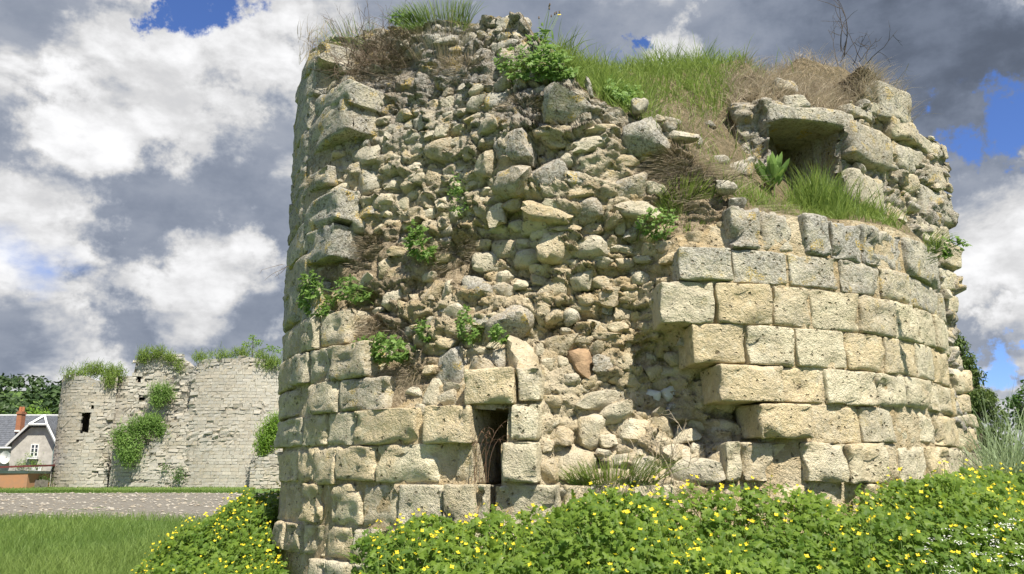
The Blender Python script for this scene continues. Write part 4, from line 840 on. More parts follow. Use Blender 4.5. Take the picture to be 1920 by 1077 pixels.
H = [("feathery green herb at the left edge of the tower, mid height", 612, 565, 32, 40, 260, .075), ("small green herb just right of the feathery one at the left edge", 680, 558, 28, 22, 120, .07), ("dense low cushion of green leaves above the left ashlar courses", 735, 668, 52, 22, 330, .07), ("upright green herb left of centre above the dead grass", 803, 470, 24, 34, 130, .075), ("small weed with thin leaves left of the round dark stone", 872, 385, 14, 36, 60, .06), ("green weed on the stones above the loophole", 888, 625, 18, 30, 90, .06), ("little weed right of the one above the loophole", 945, 640, 14, 14, 60, .055), ("tiny weed in the dead grass below the upright herb", 812, 632, 14, 18, 60, .06), ("bushy green weeds under the tower's highest boulder", 1000, 140, 62, 30, 230, .06), ("leafy weeds hanging over the broken rim in the middle", 1045, 140, 45, 26, 240, .075), ("green leaves among the grass at the top left", 775, 55, 26, 10, 120, .05), ("green weed patch on the stepped ashlar ends", 1225, 440, 34, 26, 130, .06), ("low weed growing at the right silhouette of the tower", 1752, 480, 14, 14, 70, .06), ("leafy weed on the slope in front of the bank", 1165, 190, 34, 24, 200, .08)]
for i, t in enumerate(H): herb(*t[:5], int(t[5] * 1.5), t[6] * .72, seed=470 + i)
g = np.random.default_rng(515); n = 900; xx = 1545 + 62 * np.clip(g.normal(0, .5, n), -1, 1.1); Yg = g.uniform(7.12, 7.5, n); X = (xx - 960) * math.cos(PITCH) / FPX * Yg * 1.0
pg = np.stack([X, Yg, CAP(np.stack([X, Yg], -1)) - .03], -1); pxg, _y = project(pg); pg[:, 0] += (xx - pxg) / FPX * Yg; pg[:, 2] = CAP(pg[:, :2]) - .03; b = MB()
blades(b, pg, .6 * g.uniform(.25, 1.0, n) * (1 - .4 * np.abs(xx - 1535) / 70), .009 * g.uniform(.6, 1.2, n), .22, (0, -.1, 1), .3, 516)
thing_mesh(b, 'grass_tuft', M['grass'], pg.mean(0), 'tall green grass standing in front of the niche below the lintel', 'grass', 'grass tufts on the tower')
n = 1500; xx = g.uniform(1375, 1720, n); thl, zl_, _ = hit(xx, np.interp(xx, [1368, 1430, 1509, 1618, 1697, 1755], [388, 394, 402, 423, 440, 468]), .1); rr_ = TR - g.uniform(.12, .55, n); pl_ = cyl(thl, 0, rr_); pl_[:, 2] = CAP(pl_[:, :2]) - .02; b = MB()
blades(b, pl_, g.uniform(.05, .17, n), .005, .6, (0, -.3, 1), .5, 517); tag(b.build('ledge_grass', M['grass'], None, loc=pl_.mean(0)), 'thin grass along the ledge above the top ashlar course', 'grass', None, 'stuff')
for i, (x, y, w_, h_) in enumerate(((1392, 318, 44, 30), (1350, 300, 30, 20), (1300, 268, 38, 22), (1405, 262, 26, 18), (1258, 232, 30, 20), (1410, 205, 36, 24), (1362, 352, 34, 24), (1440, 345, 24, 16), (1330, 235, 22, 14), (1380, 385, 30, 22), (1640, 402, 40, 26))):
    q, o = onwall(np.array([float(x)]), np.array([float(y)])); D_ = q[0][1] * 1.08; v, f = boulder(w_ / FPX * D_, h_ / FPX * D_, w_ / FPX * D_ * .8, 5200 + i, True); b = MB(); b.add(q[0] + v, f, tint=.4, weather=.85); b.build('bank_stone', M['rubble'], tower, loc=q[0], smooth=True, sharp=48)
# the broad-leaved plant beside the niche grass
p, o = onwall(np.array([1452.]), np.array([372.])); base = p[0]; g = np.random.default_rng(520); root = tag(empty('broadleaf_plant', tuple(base)), 'broad-leaved green plant with long pointed leaves left of the niche', 'plant')
for k in range(26):
    a = g.uniform(0, 6.28); d = unit(np.array([math.cos(a) * .8, math.sin(a) * .5 - .3, g.uniform(.35, 1.3)])); b = MB()
    leaves(b, (base + d * .05 + np.array([0, 0, .06 + .13 * g.random()]))[None], g.uniform(.13, .25), np.cross(d, unit(np.cross(d, (0, 0, 1)) + 1e-6))[None] * np.sign(g.random() - .0) + np.array([[0, -.5, .5]]), d[None] * 3, LANCE * [1.1, 1], 521 + k, spread=.15, cup=.2)
    b.build('leaf', M['herb'], root, loc=base)
b = MB(); stalks(b, [base - np.array([0, 0, .05])], [base + np.array([0, -.03, .3])], .008, .05, 1); b.build('stem', M['stem'], root, loc=base)
# dandelion-like plant with long flower stalks beside the highest boulder
p, o = onwall(np.array([1012.]), np.array([100.])); base = p[0]; g = np.random.default_rng(530); root = tag(empty('hawkbit_plant', tuple(base)), 'leggy plant with bud-tipped stalks and one yellow flower by the top boulder', 'plant')
b = MB(); n = 60; pos = base + np.stack([g.normal(.02, .05, n), g.normal(0, .05, n), g.uniform(0, .22, n)], -1); leaves(b, pos, g.uniform(.05, .11, n), (0, -.6, .5), None, LANCE, 531, spread=.7); b.build('foliage', M['herb'], root, loc=base)
tips = base + np.stack([g.uniform(-.02, .22, 9), g.normal(0, .04, 9), g.uniform(.26, .46, 9)], -1); b = MB(); stalks(b, np.repeat(base[None] + [[.02, 0, .05]], 9, 0), tips, .003, .06, 532); b.build('stalks', M['stem'], root, loc=base)
b = MB()
for t_ in tips[1:]: b.tube([t_, t_ + [0, 0, .02]], .008, .005, 5)
b.build('buds', M['twig'], root, loc=base); b = MB(); n = 14; a = np.linspace(0, 6.28, n, endpoint=False); leaves(b, np.repeat(tips[:1], n, 0), .02, np.array([[0, -.6, .6]]), np.stack([np.cos(a), 0 * a, np.sin(a)], -1), LANCE * [1.5, 1], 533, spread=.05); b.build('flower', M['petal'], root, loc=base)
# bare twigs
TW = [("tangle of bare brown twigs on the upper left of the tower", 715, 120, 115, .5, (-.05, -.35, .6), .8, .0040, 'twig', 40), ("sparse bare twigs rising above the dead grass at the top right", 1600, 118, 9, .42, (.35, -.1, 1), .35, .004, 'twigdark', 9),
 ("tall single dark dead stem standing on the tower's top right", 1577, 100, 2, .62, (.0, 0, 1), .05, .006, 'twigdark', 2), ("fan of fine bare twigs leaning out from the top right corner", 1650, 178, 10, .42, (.75, -.1, .8), .3, .0035, 'palestem', 10), ("dead stems in the bramble above the ashlar steps", 1290, 372, 12, .42, (0, -.5, .8), .5, .004, 'twigdark', 12), ("dead stalks in front of the wall left of the stepped ashlar foot", 1235, 905, 9, .48, (0, -.2, 1), .18, .005, 'palestem', 9), ("bare twig sticking out of the tower's left silhouette", 533, 500, 3, .3, (-.8, -.2, -.5), .25, .003, 'twig', 3), ("short dark dead stalks on the right silhouette of the back wall", 1790, 300, 4, .26, (.1, 0, 1), .15, .006, 'twigdark', 4), ("pale dry stalks on the highest left tuft", 850, 40, 8, .3, (.1, 0, 1), .4, .003, 'twigdark', 8)]
for i, (lab, x, y, n, L, up, sp, r, mt, _) in enumerate(TW):
    if x > 1640 and y < 320: s_, z_, Y_ = bhit(x, y); pp, nn, ee = bline(min(float(s_), float(np.interp(z_, eZ, eS)))); base = np.append(pp - nn * .15, float(z_) - .05)
    else: base = onwall(np.array([float(x)]), np.array([float(y)]))[0][0]
    b = MB(); g = np.random.default_rng(600 + i)
    for j in range(n): twigs(b, base + np.array([g.normal(0, .24 if n > 40 else .10 if n > 5 else .02), g.normal(0, .05), g.normal(0, .10 if n > 40 else .03)]), 1, L, up, sp, r, 700 + i * 50 + j, branch=1 if n < 5 else 2)
    thing_mesh(b, 'dead_twigs', M[mt], base, lab, 'twigs', 'bare twigs on the tower')
# withered weed hanging in the loophole
base = onwall(np.array([905.]), np.array([905.]))[0][0]; base = base + np.array([.0, -.02, .0]); b = MB(); g = np.random.default_rng(650)
for j in range(7):
    x0 = base + np.array([g.uniform(-.07, .07), -.03, 0]); top = x0 + np.array([g.normal(0, .03), g.normal(0, .02), g.uniform(.3, .55)]); t = np.linspace(0, 1, 9)[:, None]; bend = np.array([g.normal(.08, .06), -.03, 0])
    pts = x0 + (top - x0) * np.sin(t * 1.9) + bend * t ** 2 * 1.4; b.tube(pts, .0026, .0015, 3, tint=g.random())
    q = pts[5:]; blades(b, np.repeat(q, 3, 0), .028, .004, 1.0, (0, 0, -1), .2, 660 + j)
thing_mesh(b, 'withered_weed', plain('withered_brown', (.20, .12, .075), .9, .2, 20), base, 'withered brown weed hanging across the dark loophole', 'plant')

# ================================================================== the ruined castle beyond the field
CB = 62.0
def gz(x, y=915, Y=63): return float(at(x, y, Y)[2])
M['farstone'] = limestone('far_limestone', light=(.45, .43, .375), warm=(.39, .345, .27), pits=.3, bump=.4, macro=.32)
M['farcore'] = plain('far_mortar', (.42, .385, .315), .95, .2, 3, .4)
M['dark'] = plain('dark_interior', (.02, .019, .017), 1, .1, 3)
castle = tag(empty('castle_ruin', (-22, 64, .9)), 'long pale ruined castle front with round corner tower beyond the gravel field', 'castle')
def masonry(part, path, top, bot, course=.24, holes=(), rough=lambda s, z: 0, seed=0, thick=1.4, weather=.35, lump=.0, open_back=False):
    """coursed wall along a plan path: separate small blocks in front of a solid core; top = list of (s fraction, z)"""
    g = np.random.default_rng(seed); path = np.asarray(path, float); L = np.concatenate([[0], np.cumsum(np.linalg.norm(np.diff(path, axis=0), axis=1))]); S = L[-1]
    def pt(s):
        p = np.stack([np.interp(s, L, path[:, 0]), np.interp(s, L, path[:, 1])], -1); e = np.stack([np.interp(s + .4, L, path[:, 0]) - np.interp(s - .4, L, path[:, 0]), np.interp(s + .4, L, path[:, 1]) - np.interp(s - .4, L, path[:, 1])], -1)
        e = e / np.linalg.norm(e, axis=-1, keepdims=True); return p, np.stack([e[..., 1], -e[..., 0]], -1), e
    tx = np.array([t[0] for t in top]) * S; tz = np.array([t[1] for t in top]); ztop = lambda s: np.interp(s, tx, tz)
    inh = lambda s, z: any(a < s < b_ and c < z < d for a, b_, c, d in holes)
    b = MB(); z = bot
    while z < tz.max() + .2:
        ch = course * g.uniform(.85, 1.15); s = -g.uniform(0, .3)
        while s < S:
            w_ = g.uniform(.32, .72); a, c = max(s, 0), min(s + w_, S); s += w_; m = (a + c) / 2; zm_ = z + ch / 2
            if c - a < .08 or z + ch * .6 > ztop(m) + g.normal(0, .10) or inh(m, zm_) : continue
            for hh in holes:
                if hh[2] < zm_ < hh[3]:
                    if a < hh[0] < c: c = hh[0]
                    if a < hh[1] < c: a = hh[1]
            if c - a < .06: continue
            rg = rough(m / S, zm_)
            if g.random() < .004 + .10 * rg: continue
            p, n, e = pt(np.array([a + .012, c - .012])); f = g.normal(0, .004 + .036 * rg) + lump * rg; zz0, zz1 = z + .007, z + ch - .007
            fr = p + n * f; bk = p - n * .25; j = g.normal(0, .008 + .03 * rg, (8, 3)); v = np.array([[*fr[0], zz0], [*fr[1], zz0], [*fr[1], zz1], [*fr[0], zz1], [*bk[0], zz0], [*bk[1], zz0], [*bk[1], zz1], [*bk[0], zz1]]) + j
            b.add(v, [(0, 1, 2, 3), (3, 2, 6, 7), (0, 4, 5, 1), (0, 3, 7, 4), (1, 5, 6, 2)], tint=g.uniform(.25, .7), weather=np.clip(weather * .8 + g.normal(0, .10) + .35 * (zm_ > ztop(m) - .8), 0, 1))
        z += ch
    o = b.build(part, M['farstone'], castle, loc=(-22, 64, .9)); o['kind'] = 'stuff'
    # core
    n1 = max(2, int(S / .2)); ss_ = np.linspace(0, S, n1 + 1); n2 = 46; b = MB(); p, n, e = pt(ss_); zt_ = ztop(ss_) - .12; hz = np.linspace(0, 1, n2 + 1)
    Z = bot - .3 + hz[:, None] * (zt_ - bot + .3)[None]; rg = np.array([[rough(q / S, zz) for q, zz in zip(ss_, zr)] for zr in Z])
    off = -.035 - .06 * rg + .03 * g.normal(0, 1, Z.shape) * (1 + 2 * rg); off[:, [0, -1]] = -.06
    F3 = np.concatenate([p[None] + n[None] * off[..., None], Z[..., None]], -1); ii = np.arange(Z.size).reshape(Z.shape); q = np.stack([ii[:-1, :-1], ii[:-1, 1:], ii[1:, 1:], ii[1:, :-1]], -1)
    km = np.array([[not inh((ss_[j] + ss_[j + 1]) / 2, (Z[i, j] + Z[i + 1, j]) / 2) for j in range(n1)] for i in range(n2)]); b.add(F3.reshape(-1, 3), q[km])
    B3 = np.concatenate([np.broadcast_to((p - n * thick)[None], F3.shape[:2] + (2,)), Z[..., None]], -1)
    b.add(np.concatenate([F3[-1], B3[-1]]), np.stack([np.arange(n1), np.arange(n1) + 1, np.arange(n1) + n1 + 2, np.arange(n1) + n1 + 1], -1))
    kb = np.array([k for k in range(n1) if not (open_back and holes and holes[0][0] - .2 < (ss_[k] + ss_[k + 1]) / 2 < holes[0][1] + .2)]); b.add(np.concatenate([B3[0], B3[-1]]), np.stack([kb + 1, kb, kb + n1 + 1, kb + n1 + 2], -1))
    for k in (0, n1): b.add([F3[0, k], F3[-1, k], B3[-1, k], B3[0, k]], [(0, 1, 2, 3)])
    b.build(part + '_core', M['farcore'], castle, loc=(-22, 64, .9), smooth=False); return pt, S
def wx(x, Y): return float(at(x, 900, Y)[0])
# round corner tower
tc = np.array([wx(178, 66), 66.0]); tr_ = 2.95; arc = [tc + tr_ * np.array([math.sin(R_(a)), -math.cos(R_(a))]) for a in np.linspace(-120, 42, 40)]
Sarc = R_(162) * tr_
def arc_s(x): # photo x -> arc length on the corner tower
    X = float(at(x, 790, 63.2)[0]); return (math.asin(np.clip((X - tc[0]) / tr_, -1, 1)) + R_(120)) * tr_
hw = (arc_s(154), arc_s(171), gz(160, 812, 63.1), gz(160, 772, 63.1))
RT = lambda s, z: .9 * float(sstep(s, .84, .95)) * float(sstep(z, .9, 2)) * (1 - float(sstep(z, 5.5, 7.5))) + .12
masonry('corner_tower', arc, [(0, gz(120, 706)), (.55, gz(120, 702)), (.72, gz(170, 702)), (.85, gz(200, 712)), (1, gz(230, 705))], .6, holes=[hw, (arc_s(150), arc_s(154), gz(150, 829), gz(150, 825)), (arc_s(168), arc_s(173), gz(160, 770, 63.1), gz(160, 757, 63.1))], rough=RT, seed=1, thick=.5, open_back=True)
aw_ = (hw[0] + hw[1]) / 2 / tr_ - R_(120); dn = np.array([math.sin(aw_), -math.cos(aw_)]); de = np.array([math.cos(aw_), math.sin(aw_)]); b = MB(); v = []
for dpt in (.5, 3.4):
    for ww, z_ in ((-1.1, hw[2] - .9), (1.1, hw[2] - .9), (1.1, hw[3] + .5), (-1.1, hw[3] + .5)): q = tc + dn * (tr_ - dpt) + de * ww; v.append((q[0], q[1], z_))
b.add(v, [(0, 4, 7, 3), (1, 2, 6, 5), (3, 7, 6, 2), (0, 1, 5, 4), (4, 5, 6, 7)]); b.build('window_chamber', M['farcore'], castle, loc=(-22, 64, .9))
# broken middle part
def pl(*q): return [(wx(x, Y), Y) for x, Y in q]
mid_path = pl((196, 64.4), (222, 64.2), (255, 64.3), (300, 64.2), (350, 64.0))
RM = lambda s_, z: RM0((s_ - .165) / .835, z)
RM0 = lambda s, z: float(np.clip(.25 + .75 * sstep(s, .45, .8) * sstep(z, 3, 5) + .5 * (1 - sstep(np.abs(s - .2), 0, .25)) * sstep(z, 2, 6), 0, 1))
masonry('broken_wall', mid_path, [(0, gz(215, 705)), (.24, gz(235, 700)), (.25, gz(240, 664)), (.3, gz(245, 658)), (.58, gz(290, 657)), (.79, gz(320, 666)), (.92, gz(335, 682)), (1, gz(345, 690))], .6, rough=RM, seed=2, holes=[(1.7, 2.05, gz(260, 716, 64), gz(260, 705, 64)), (2.0, 2.5, gz(275, 752, 64), gz(275, 742, 64))])
# buttress-like rubble slope below the middle
masonry('wall_foot', pl((205, 63.4), (225, 63.2), (290, 62.9), (348, 63.1)), [(0, gz(230, 840)), (.3, gz(260, 850)), (.5, gz(290, 835)), (.75, gz(320, 800)), (1, gz(345, 760))], .5, rough=lambda s, z: .35, seed=3)
# tall right-hand wall, slightly bowed
rw = [(wx(345 + 195 * t, 63.2), 63.3 - 1.0 * math.sin(math.pi * (.08 + .84 * t)) + .5 * t) for t in np.linspace(0, 1, 24)]
RW = lambda s, z: float(np.clip(.9 * math.exp(-((z - 4.2 - 1.2 * (.5 - abs(s - .3))) / .5) ** 2) * (s < .5) + .8 * math.exp(-(s / .06) ** 2) + .7 * math.exp(-((z - gz(430, 770)) / .35) ** 2) * (.3 < s < .75) + .5 * (z > gz(430, 690)) + .03, 0, 1))
masonry('tall_wall', rw, [(0, gz(348, 690)), (.06, gz(350, 676)), (.3, gz(400, 674)), (.55, gz(450, 668)), (.72, gz(480, 672)), (.74, gz(490, 686)), (1, gz(530, 690))], .5, rough=RW, seed=4, weather=.42)
masonry('low_wall', pl((468, 61.0), (500, 60.8), (560, 61.0), (680, 61.6)), [(0, gz(470, 880, 61)), (.05, gz(480, 858, 61)), (.2, gz(510, 850, 61)), (.6, gz(530, 852, 61)), (.8, gz(530, 862, 61)), (1, gz(530, 885, 61))], .5, rough=lambda s, z: .2, seed=5)
# growth on the far walls
def farbush(label, pts, n, size, mat, seed, name='wall_shrub', cat='shrub', grass=0, group='shrubs on the far castle wall'):
    """pts: list of (x, y, rx, ry, Y) pixels of leafy masses"""
    g = np.random.default_rng(seed); P_ = []; w0 = np.array([p[2] * p[3] for p in pts], float); cnt = np.maximum(1, (1.7 * n * w0 / w0.sum()).astype(int))
    for (x, y, rx, ry, Y), c in zip(pts, cnt):
        q = unit(g.normal(0, 1, (c, 3))) * (g.random((c, 1)) ** .45); k = Y / FPX; o = at(x, y, Y); P_.append(o + q * np.array([rx * k, .45 * (rx + ry) / 2 * k, ry * k]))
    P_ = np.concatenate(P_); P_ = P_ + .20 * g.normal(0, 1, P_.shape); b = MB(); leaves(b, P_, size * .72 * g.uniform(.6, 1.3, len(P_)), (0, -.5, .7), None, DIAM, seed, tint=np.clip(g.random(len(P_)) * .6 + .5 * (fbm(P_ * .9, 2, 5) + .3), 0, 1), spread=.7)
    base = P_.mean(0); base[2] = P_[:, 2].min()
    if grass: k_ = g.integers(0, len(P_), grass * 3); blades(b, P_[k_], .55 * g.uniform(.4, 1.2, len(k_)), .03, .5, None, .4, seed + 1)
    return tag(b.build(name, M[mat], None, loc=base), label, cat, group)
farbush('grass and weeds crowning the round corner tower of the far castle', [(140, 703, 26, 6, 63.5), (180, 696, 30, 10, 64), (215, 702, 20, 13, 64), (205, 714, 9, 12, 63.3)], 1500, .18, 'grass', 800, 'wall_top_weeds', 'weeds', 500)
farbush('green weeds on the peak of the broken far wall', [(268, 670, 9, 8, 64), (292, 663, 22, 5, 64), (318, 672, 12, 6, 64), (336, 690, 5, 9, 64)], 800, .16, 'grass', 801, 'wall_top_weeds', 'weeds', 300)
farbush('weeds along the top of the tall far wall', [(375, 672, 14, 6, 63), (420, 670, 30, 4, 63), (455, 664, 18, 6, 63), (505, 682, 30, 9, 63), (488, 668, 9, 6, 63)], 1400, .16, 'grass', 802, 'wall_top_weeds', 'weeds', 500)
farbush('large green bush spilling down the middle of the far castle wall', [(240, 835, 26, 26, 62.6), (262, 805, 26, 22, 62.8), (285, 795, 22, 18, 62.9), (240, 858, 18, 14, 62.4), (300, 810, 14, 14, 63), (225, 820, 12, 22, 62.8)], 3600, .22, 'herb', 803, grass=700)
farbush('dark shrub high in the break of the far castle wall', [(293, 735, 14, 14, 63.5), (296, 752, 12, 14, 63.4), (310, 738, 14, 16, 63.6)], 1000, .2, 'herb', 804, grass=200)
farbush('rounded shrub on the low wall next to the big tower', [(505, 815, 24, 26, 61.2), (495, 838, 16, 18, 61.2), (520, 800, 20, 24, 61.2)], 1900, .22, 'treelight', 805, grass=500)
farbush('small ivy patch low on the right of the far wall seam', [(335, 890, 7, 16, 62.6), (310, 878, 6, 5, 62.6)], 260, .18, 'treeleaf', 806)
def tree(name, label, base, H, crown, n, size, mat, seed, trunk_r=.12, group=None, cat='tree', shape=DIAM, limbs=7, drop=0.0):
    """tapered trunk with limbs, leaf faces spread through clumps; crown = list of (dx, dy, z, rx, ry, rz)"""
    g = np.random.default_rng(seed); base = np.asarray(base, float); root = tag(empty(name, tuple(base)), label, cat, group)
    b = MB(); t = np.linspace(0, 1, 8)[:, None]; sway = g.normal(0, .03 * H, (1, 3)) * [1, 1, 0]; b.tube(base + np.array([0, 0, H * .92]) * t + sway * np.sin(t * 3), trunk_r, trunk_r * .2, 7)
    for q in crown[:limbs * 3]:
        z0 = max(.15 * H, q[2] * g.uniform(.55, .85)); a = base + np.array([0, 0, z0]); e = base + np.array(q[:3]); m = (a + e) / 2 + np.array([0, 0, .05 * H]) ; b.tube([a, m, e], trunk_r * .4, trunk_r * .1, 4)
    b.build('trunk', M['bark'], root, loc=base)
    P_ = []; Nn = []; w0 = np.array([(q[3] * q[4] * q[5]) ** .67 for q in crown]); cnt = np.maximum(3, (n * w0 / w0.sum()).astype(int))
    for q, c in zip(crown, cnt): d = unit(g.normal(0, 1, (c, 3))); P_.append(base + np.array(q[:3]) + d * (g.random((c, 1)) ** .33) * np.array(q[3:])); Nn.append(d)
    P_ = np.concatenate(P_); Nn = np.concatenate(Nn); b = MB()
    leaves(b, P_, size * g.uniform(.6, 1.3, len(P_)), Nn * .6 + np.array([0, 0, .6 - drop]), None if not drop else np.broadcast_to(np.array([0, 0, -drop]), P_.shape), shape, seed, tint=np.clip(.7 * g.random(len(P_)) + .6 * fbm(P_ * (2.0 / max(1, H * .15)), 2, 6) + .1, 0, 1), spread=.6)
    b.build('crown', M[mat], root, loc=base); return root
def lumps(n, R0, zc, rz, r, seed):
    g = np.random.default_rng(seed); out = []
    for i in range(n):
        d = unit(g.normal(0, 1, 3)); k = g.uniform(.45, .95); rr = r * g.uniform(.6, 1.3); out.append((d[0] * R0 * k, d[1] * R0 * k, zc + d[2] * rz * k, rr, rr, rr * .8))
    return out
p_ = at(472, 668, 63.5); tree('sapling', 'thin young tree growing from the top of the tall far wall', (p_[0] - .1, 64, p_[2] - .5), 2.3, [(-.5, 0, 1.4, .4, .4, .35), (.3, 0, 1.6, .5, .4, .3), (1.2, 0, 1.2, .5, .4, .25), (2.0, 0, 1.0, .5, .4, .3), (-.1, 0, 2.0, .35, .3, .3)], 420, .16, 'treelight', 810, .05)
# ================================================================== field: gravel, grass
b = MB(); xs_ = np.linspace(-60, 10, 130); ys_ = np.linspace(32, 53, 60); X, Y = np.meshgrid(xs_, ys_)
yn = 27.9 + .8 * fbm(np.stack([xs_ * .2, 0 * xs_, 0 * xs_], -1), 3, 11) - .0 * xs_; yf = 51.5 + .8 * fbm(np.stack([xs_ * .25, 0 * xs_ + 3, 0 * xs_], -1), 3, 12)
Y = yn[None] + np.linspace(0, 1, 60)[:, None] * (yf - yn)[None]; Z = ground(X, Y) + .02 + .03 * fbm(np.stack([X * 1.3, Y * 1.3, 0 * X], -1), 3, 13)
ii = np.arange(X.size).reshape(X.shape); b.add(np.stack([X, Y, Z], -1).reshape(-1, 3), np.stack([ii[:-1, :-1], ii[:-1, 1:], ii[1:, 1:], ii[1:, :-1]], -1).reshape(-1, 4))
tag(b.build('gravel_path', plain('stony_earth', (.205, .19, .16), 1, .25, 6, .8, col2=(.125, .113, .09)), smooth=True), kind='structure')
g = np.random.default_rng(20); n = 7500; X = g.uniform(-46, 3, n); f = g.random(n); Y = np.interp(X, xs_, yn) + .2 + f * (np.interp(X, xs_, yf) - np.interp(X, xs_, yn) - .3); b = MB(); r = .018 + .075 * g.random(n) ** 3
OC = np.array([(1, 0, 0), (-1, 0, 0), (0, 1, 0), (0, -1, 0), (0, 0, 1), (0, 0, -1)], float); OF = np.array([(0, 2, 4), (2, 1, 4), (1, 3, 4), (3, 0, 4), (2, 0, 5), (1, 2, 5), (3, 1, 5), (0, 3, 5)])
v = np.stack([X, Y, ground(X, Y) + .035], -1)[:, None] + OC[None] * (r[:, None, None] * g.uniform(.6, 1.4, (n, 6, 1)) * np.array([1.3, 1, .6])); b.add(v.reshape(-1, 3), (np.arange(n)[:, None, None] * 6 + OF[None]).reshape(-1, 3), tint=np.repeat(g.random(n), 6))
tag(b.build('field_stones', limestone('gravel_stone', light=(.34, .32, .28), warm=(.22, .19, .15), pits=0, bump=.2)), 'scattered pale stones covering the gravel field before the far castle', 'stones', None, 'stuff')
def meadow(n, y0, y1, h, w_, seed, mat, xr, label, name):
    g = np.random.default_rng(seed); Y = 1 / g.uniform(1 / y1, 1 / y0, n); xp = g.uniform(xr[0], xr[1], n); X = (xp - 960) / 1640 * Y
    d = np.hypot(X - TC[0], Y - TC[1]); ok = d > TR + .2; X, Y = X[ok], Y[ok]; p = np.stack([X, Y, ground(X, Y)], -1); cl = fbm(p * [.7, .7, 0], 3, seed)
    b = MB(); blades(b, p, h * g.uniform(.5, 1.2, len(p)) * (1 + .5 * cl) * (1 + Y * .0), w_ * (.5 + Y / 24) * g.uniform(.6, 1.3, len(p)), .3, (.05, 0, 1), .35, seed, tint=np.clip(.45 * g.random(len(p)) + .35 + .6 * cl, 0, 1))
    return tag(b.build(name, M[mat]), label, 'grass', None, 'stuff')
meadow(66000, 10.5, 28.6, .34, .009, 31, 'wildgrass', (-200, 640), 'tall green meadow grass at the lower left', 'meadow_grass')
meadow(9000, 51.5, 62.5, .16, .014, 32, 'wildgrass', (-60, 480), 'short green grass strip at the foot of the far castle', 'verge_grass')
meadow(9000, 9.5, 40, .36, .014, 33, 'wildgrass', (1760, 2500), 'meadow grass behind the flowers at the lower right', 'meadow_grass')
# ================================================================== house, shed, fence at the far left
HY = 66.0
def hx(x, Y=HY): return wx(x, Y)
def hz(y, Y=HY, x=50): return float(at(x, y, Y)[2])
M.update(housewall=plain('house_limestone', (.47, .45, .40), .9, .12, 2.5, .3), slate=plain('grey_slate', (.13, .14, .16), .6, .2, 5, .3), white=plain('white_paint', (.72, .73, .72), .5, .05, 4), brick=plain('red_brick', (.36, .15, .075), .9, .2, 5, .4, col2=(.26, .12, .07)), orangebrick=plain('orange_block', (.40, .20, .10), .9, .15, 2, .4, col2=(.33, .19, .11)), glass=plain('window_glass', (.03, .035, .045), .12, .1, 3, 0, 0, .6), redroof=plain('dark_red_roof', (.16, .045, .04), .7, .15, 4), greenpaint=plain('pale_green_board', (.40, .43, .36), .7, .1, 4), gutter=plain('green_grey_pipe', (.22, .30, .28), .5, .1, 4), pot=plain('terracotta', (.42, .17, .08), .9, .15, 6), wood=plain('grey_wood', (.22, .20, .17), .9, .2, 6))
house = tag(empty('stone_house', (hx(40), HY, .9)), 'stone house with slate roof, gabled front and brick chimney at the left edge', 'house'); HL = (hx(40), HY, .9)
zb_, ze, zr = .6, hz(836, 68), hz(779, 71)
b = MB(); b.box(hx(-190, 68), hx(112, 68), 68, 74, zb_, ze); b.build('wall', M['housewall'], house, loc=HL)
b = MB(); x0, x1 = hx(-195, 68), hx(116, 68); b.add([(x0, 67.7, ze - .1), (x1, 67.7, ze - .1), (x1, 71, zr), (x0, 71, zr), (x0, 74.3, ze - .1), (x1, 74.3, ze - .1)], [(0, 1, 2, 3), (3, 2, 5, 4)]); b.add([(x0 + .3, 68, ze - .1), (x0 + .3, 74, ze - .1), (x0 + .3, 71, zr - .1), (x1 - .3, 68, ze - .1), (x1 - .3, 74, ze - .1), (x1 - .3, 71, zr - .1)], [(0, 1, 2), (3, 5, 4)])
roof = b.build('roof', M['slate'], house, loc=HL)
b = MB(); b.box(x0, x1, 70.93, 71.07, zr - .03, zr + .07); b.build('ridge_cap', M['white'], roof, loc=HL)
# rows of slates: thin lines of overlapping courses
b = MB()
for k in range(1, 16):
    t = k / 16; yy = 67.7 + 3.3 * t; zz = ze - .1 + (zr - ze + .1) * t; b.box(x0, x1, yy - .01, yy + .06, zz - .02, zz + .022)
tag(b.build('slate_courses', M['slate'], roof, loc=HL), kind='stuff')
# gabled wing
gx0, gx1, gzb, ge, gh = hx(14), hx(99), .6, hz(830), hz(798); ga0, ga1, gap_, gax = hx(46), hx(81), hz(779), hx(62.5)
poly = [(gx0, gzb), (gx1, gzb), (gx1, ge), (ga1 - .0, gh - .15), (ga0 + .0, gh - .15), (gx0, ge)]
b = MB(); n = len(poly); v = [(x, HY, z) for x, z in poly] + [(x, 70, z) for x, z in poly]; b.add(v, [tuple(range(n))]); b.add(v, [(i, (i + 1) % n, (i + 1) % n + n, i + n)[::-1] for i in range(n)]); b.build('gable_wall', M['housewall'], house, loc=HL)
b = MB(); yf_ = HY - .3; lo0, lo1 = (hx(8), hz(838)), (hx(104), hz(836)); v = [(lo0[0], yf_, lo0[1]), (ga0, yf_, gh), (gax, HY + .6, gap_), (gax, 71, gap_), (lo0[0], 70, lo0[1]), (lo1[0], yf_, lo1[1]), (ga1, yf_, gh), (lo1[0], 70, lo1[1])]
b.add(v, [(0, 1, 2, 3, 4)]); b.add(v, [(5, 7, 3, 2, 6)]); b.add(v, [(1, 6, 2)]); groof = b.build('gable_roof', M['slate'], house, loc=HL)
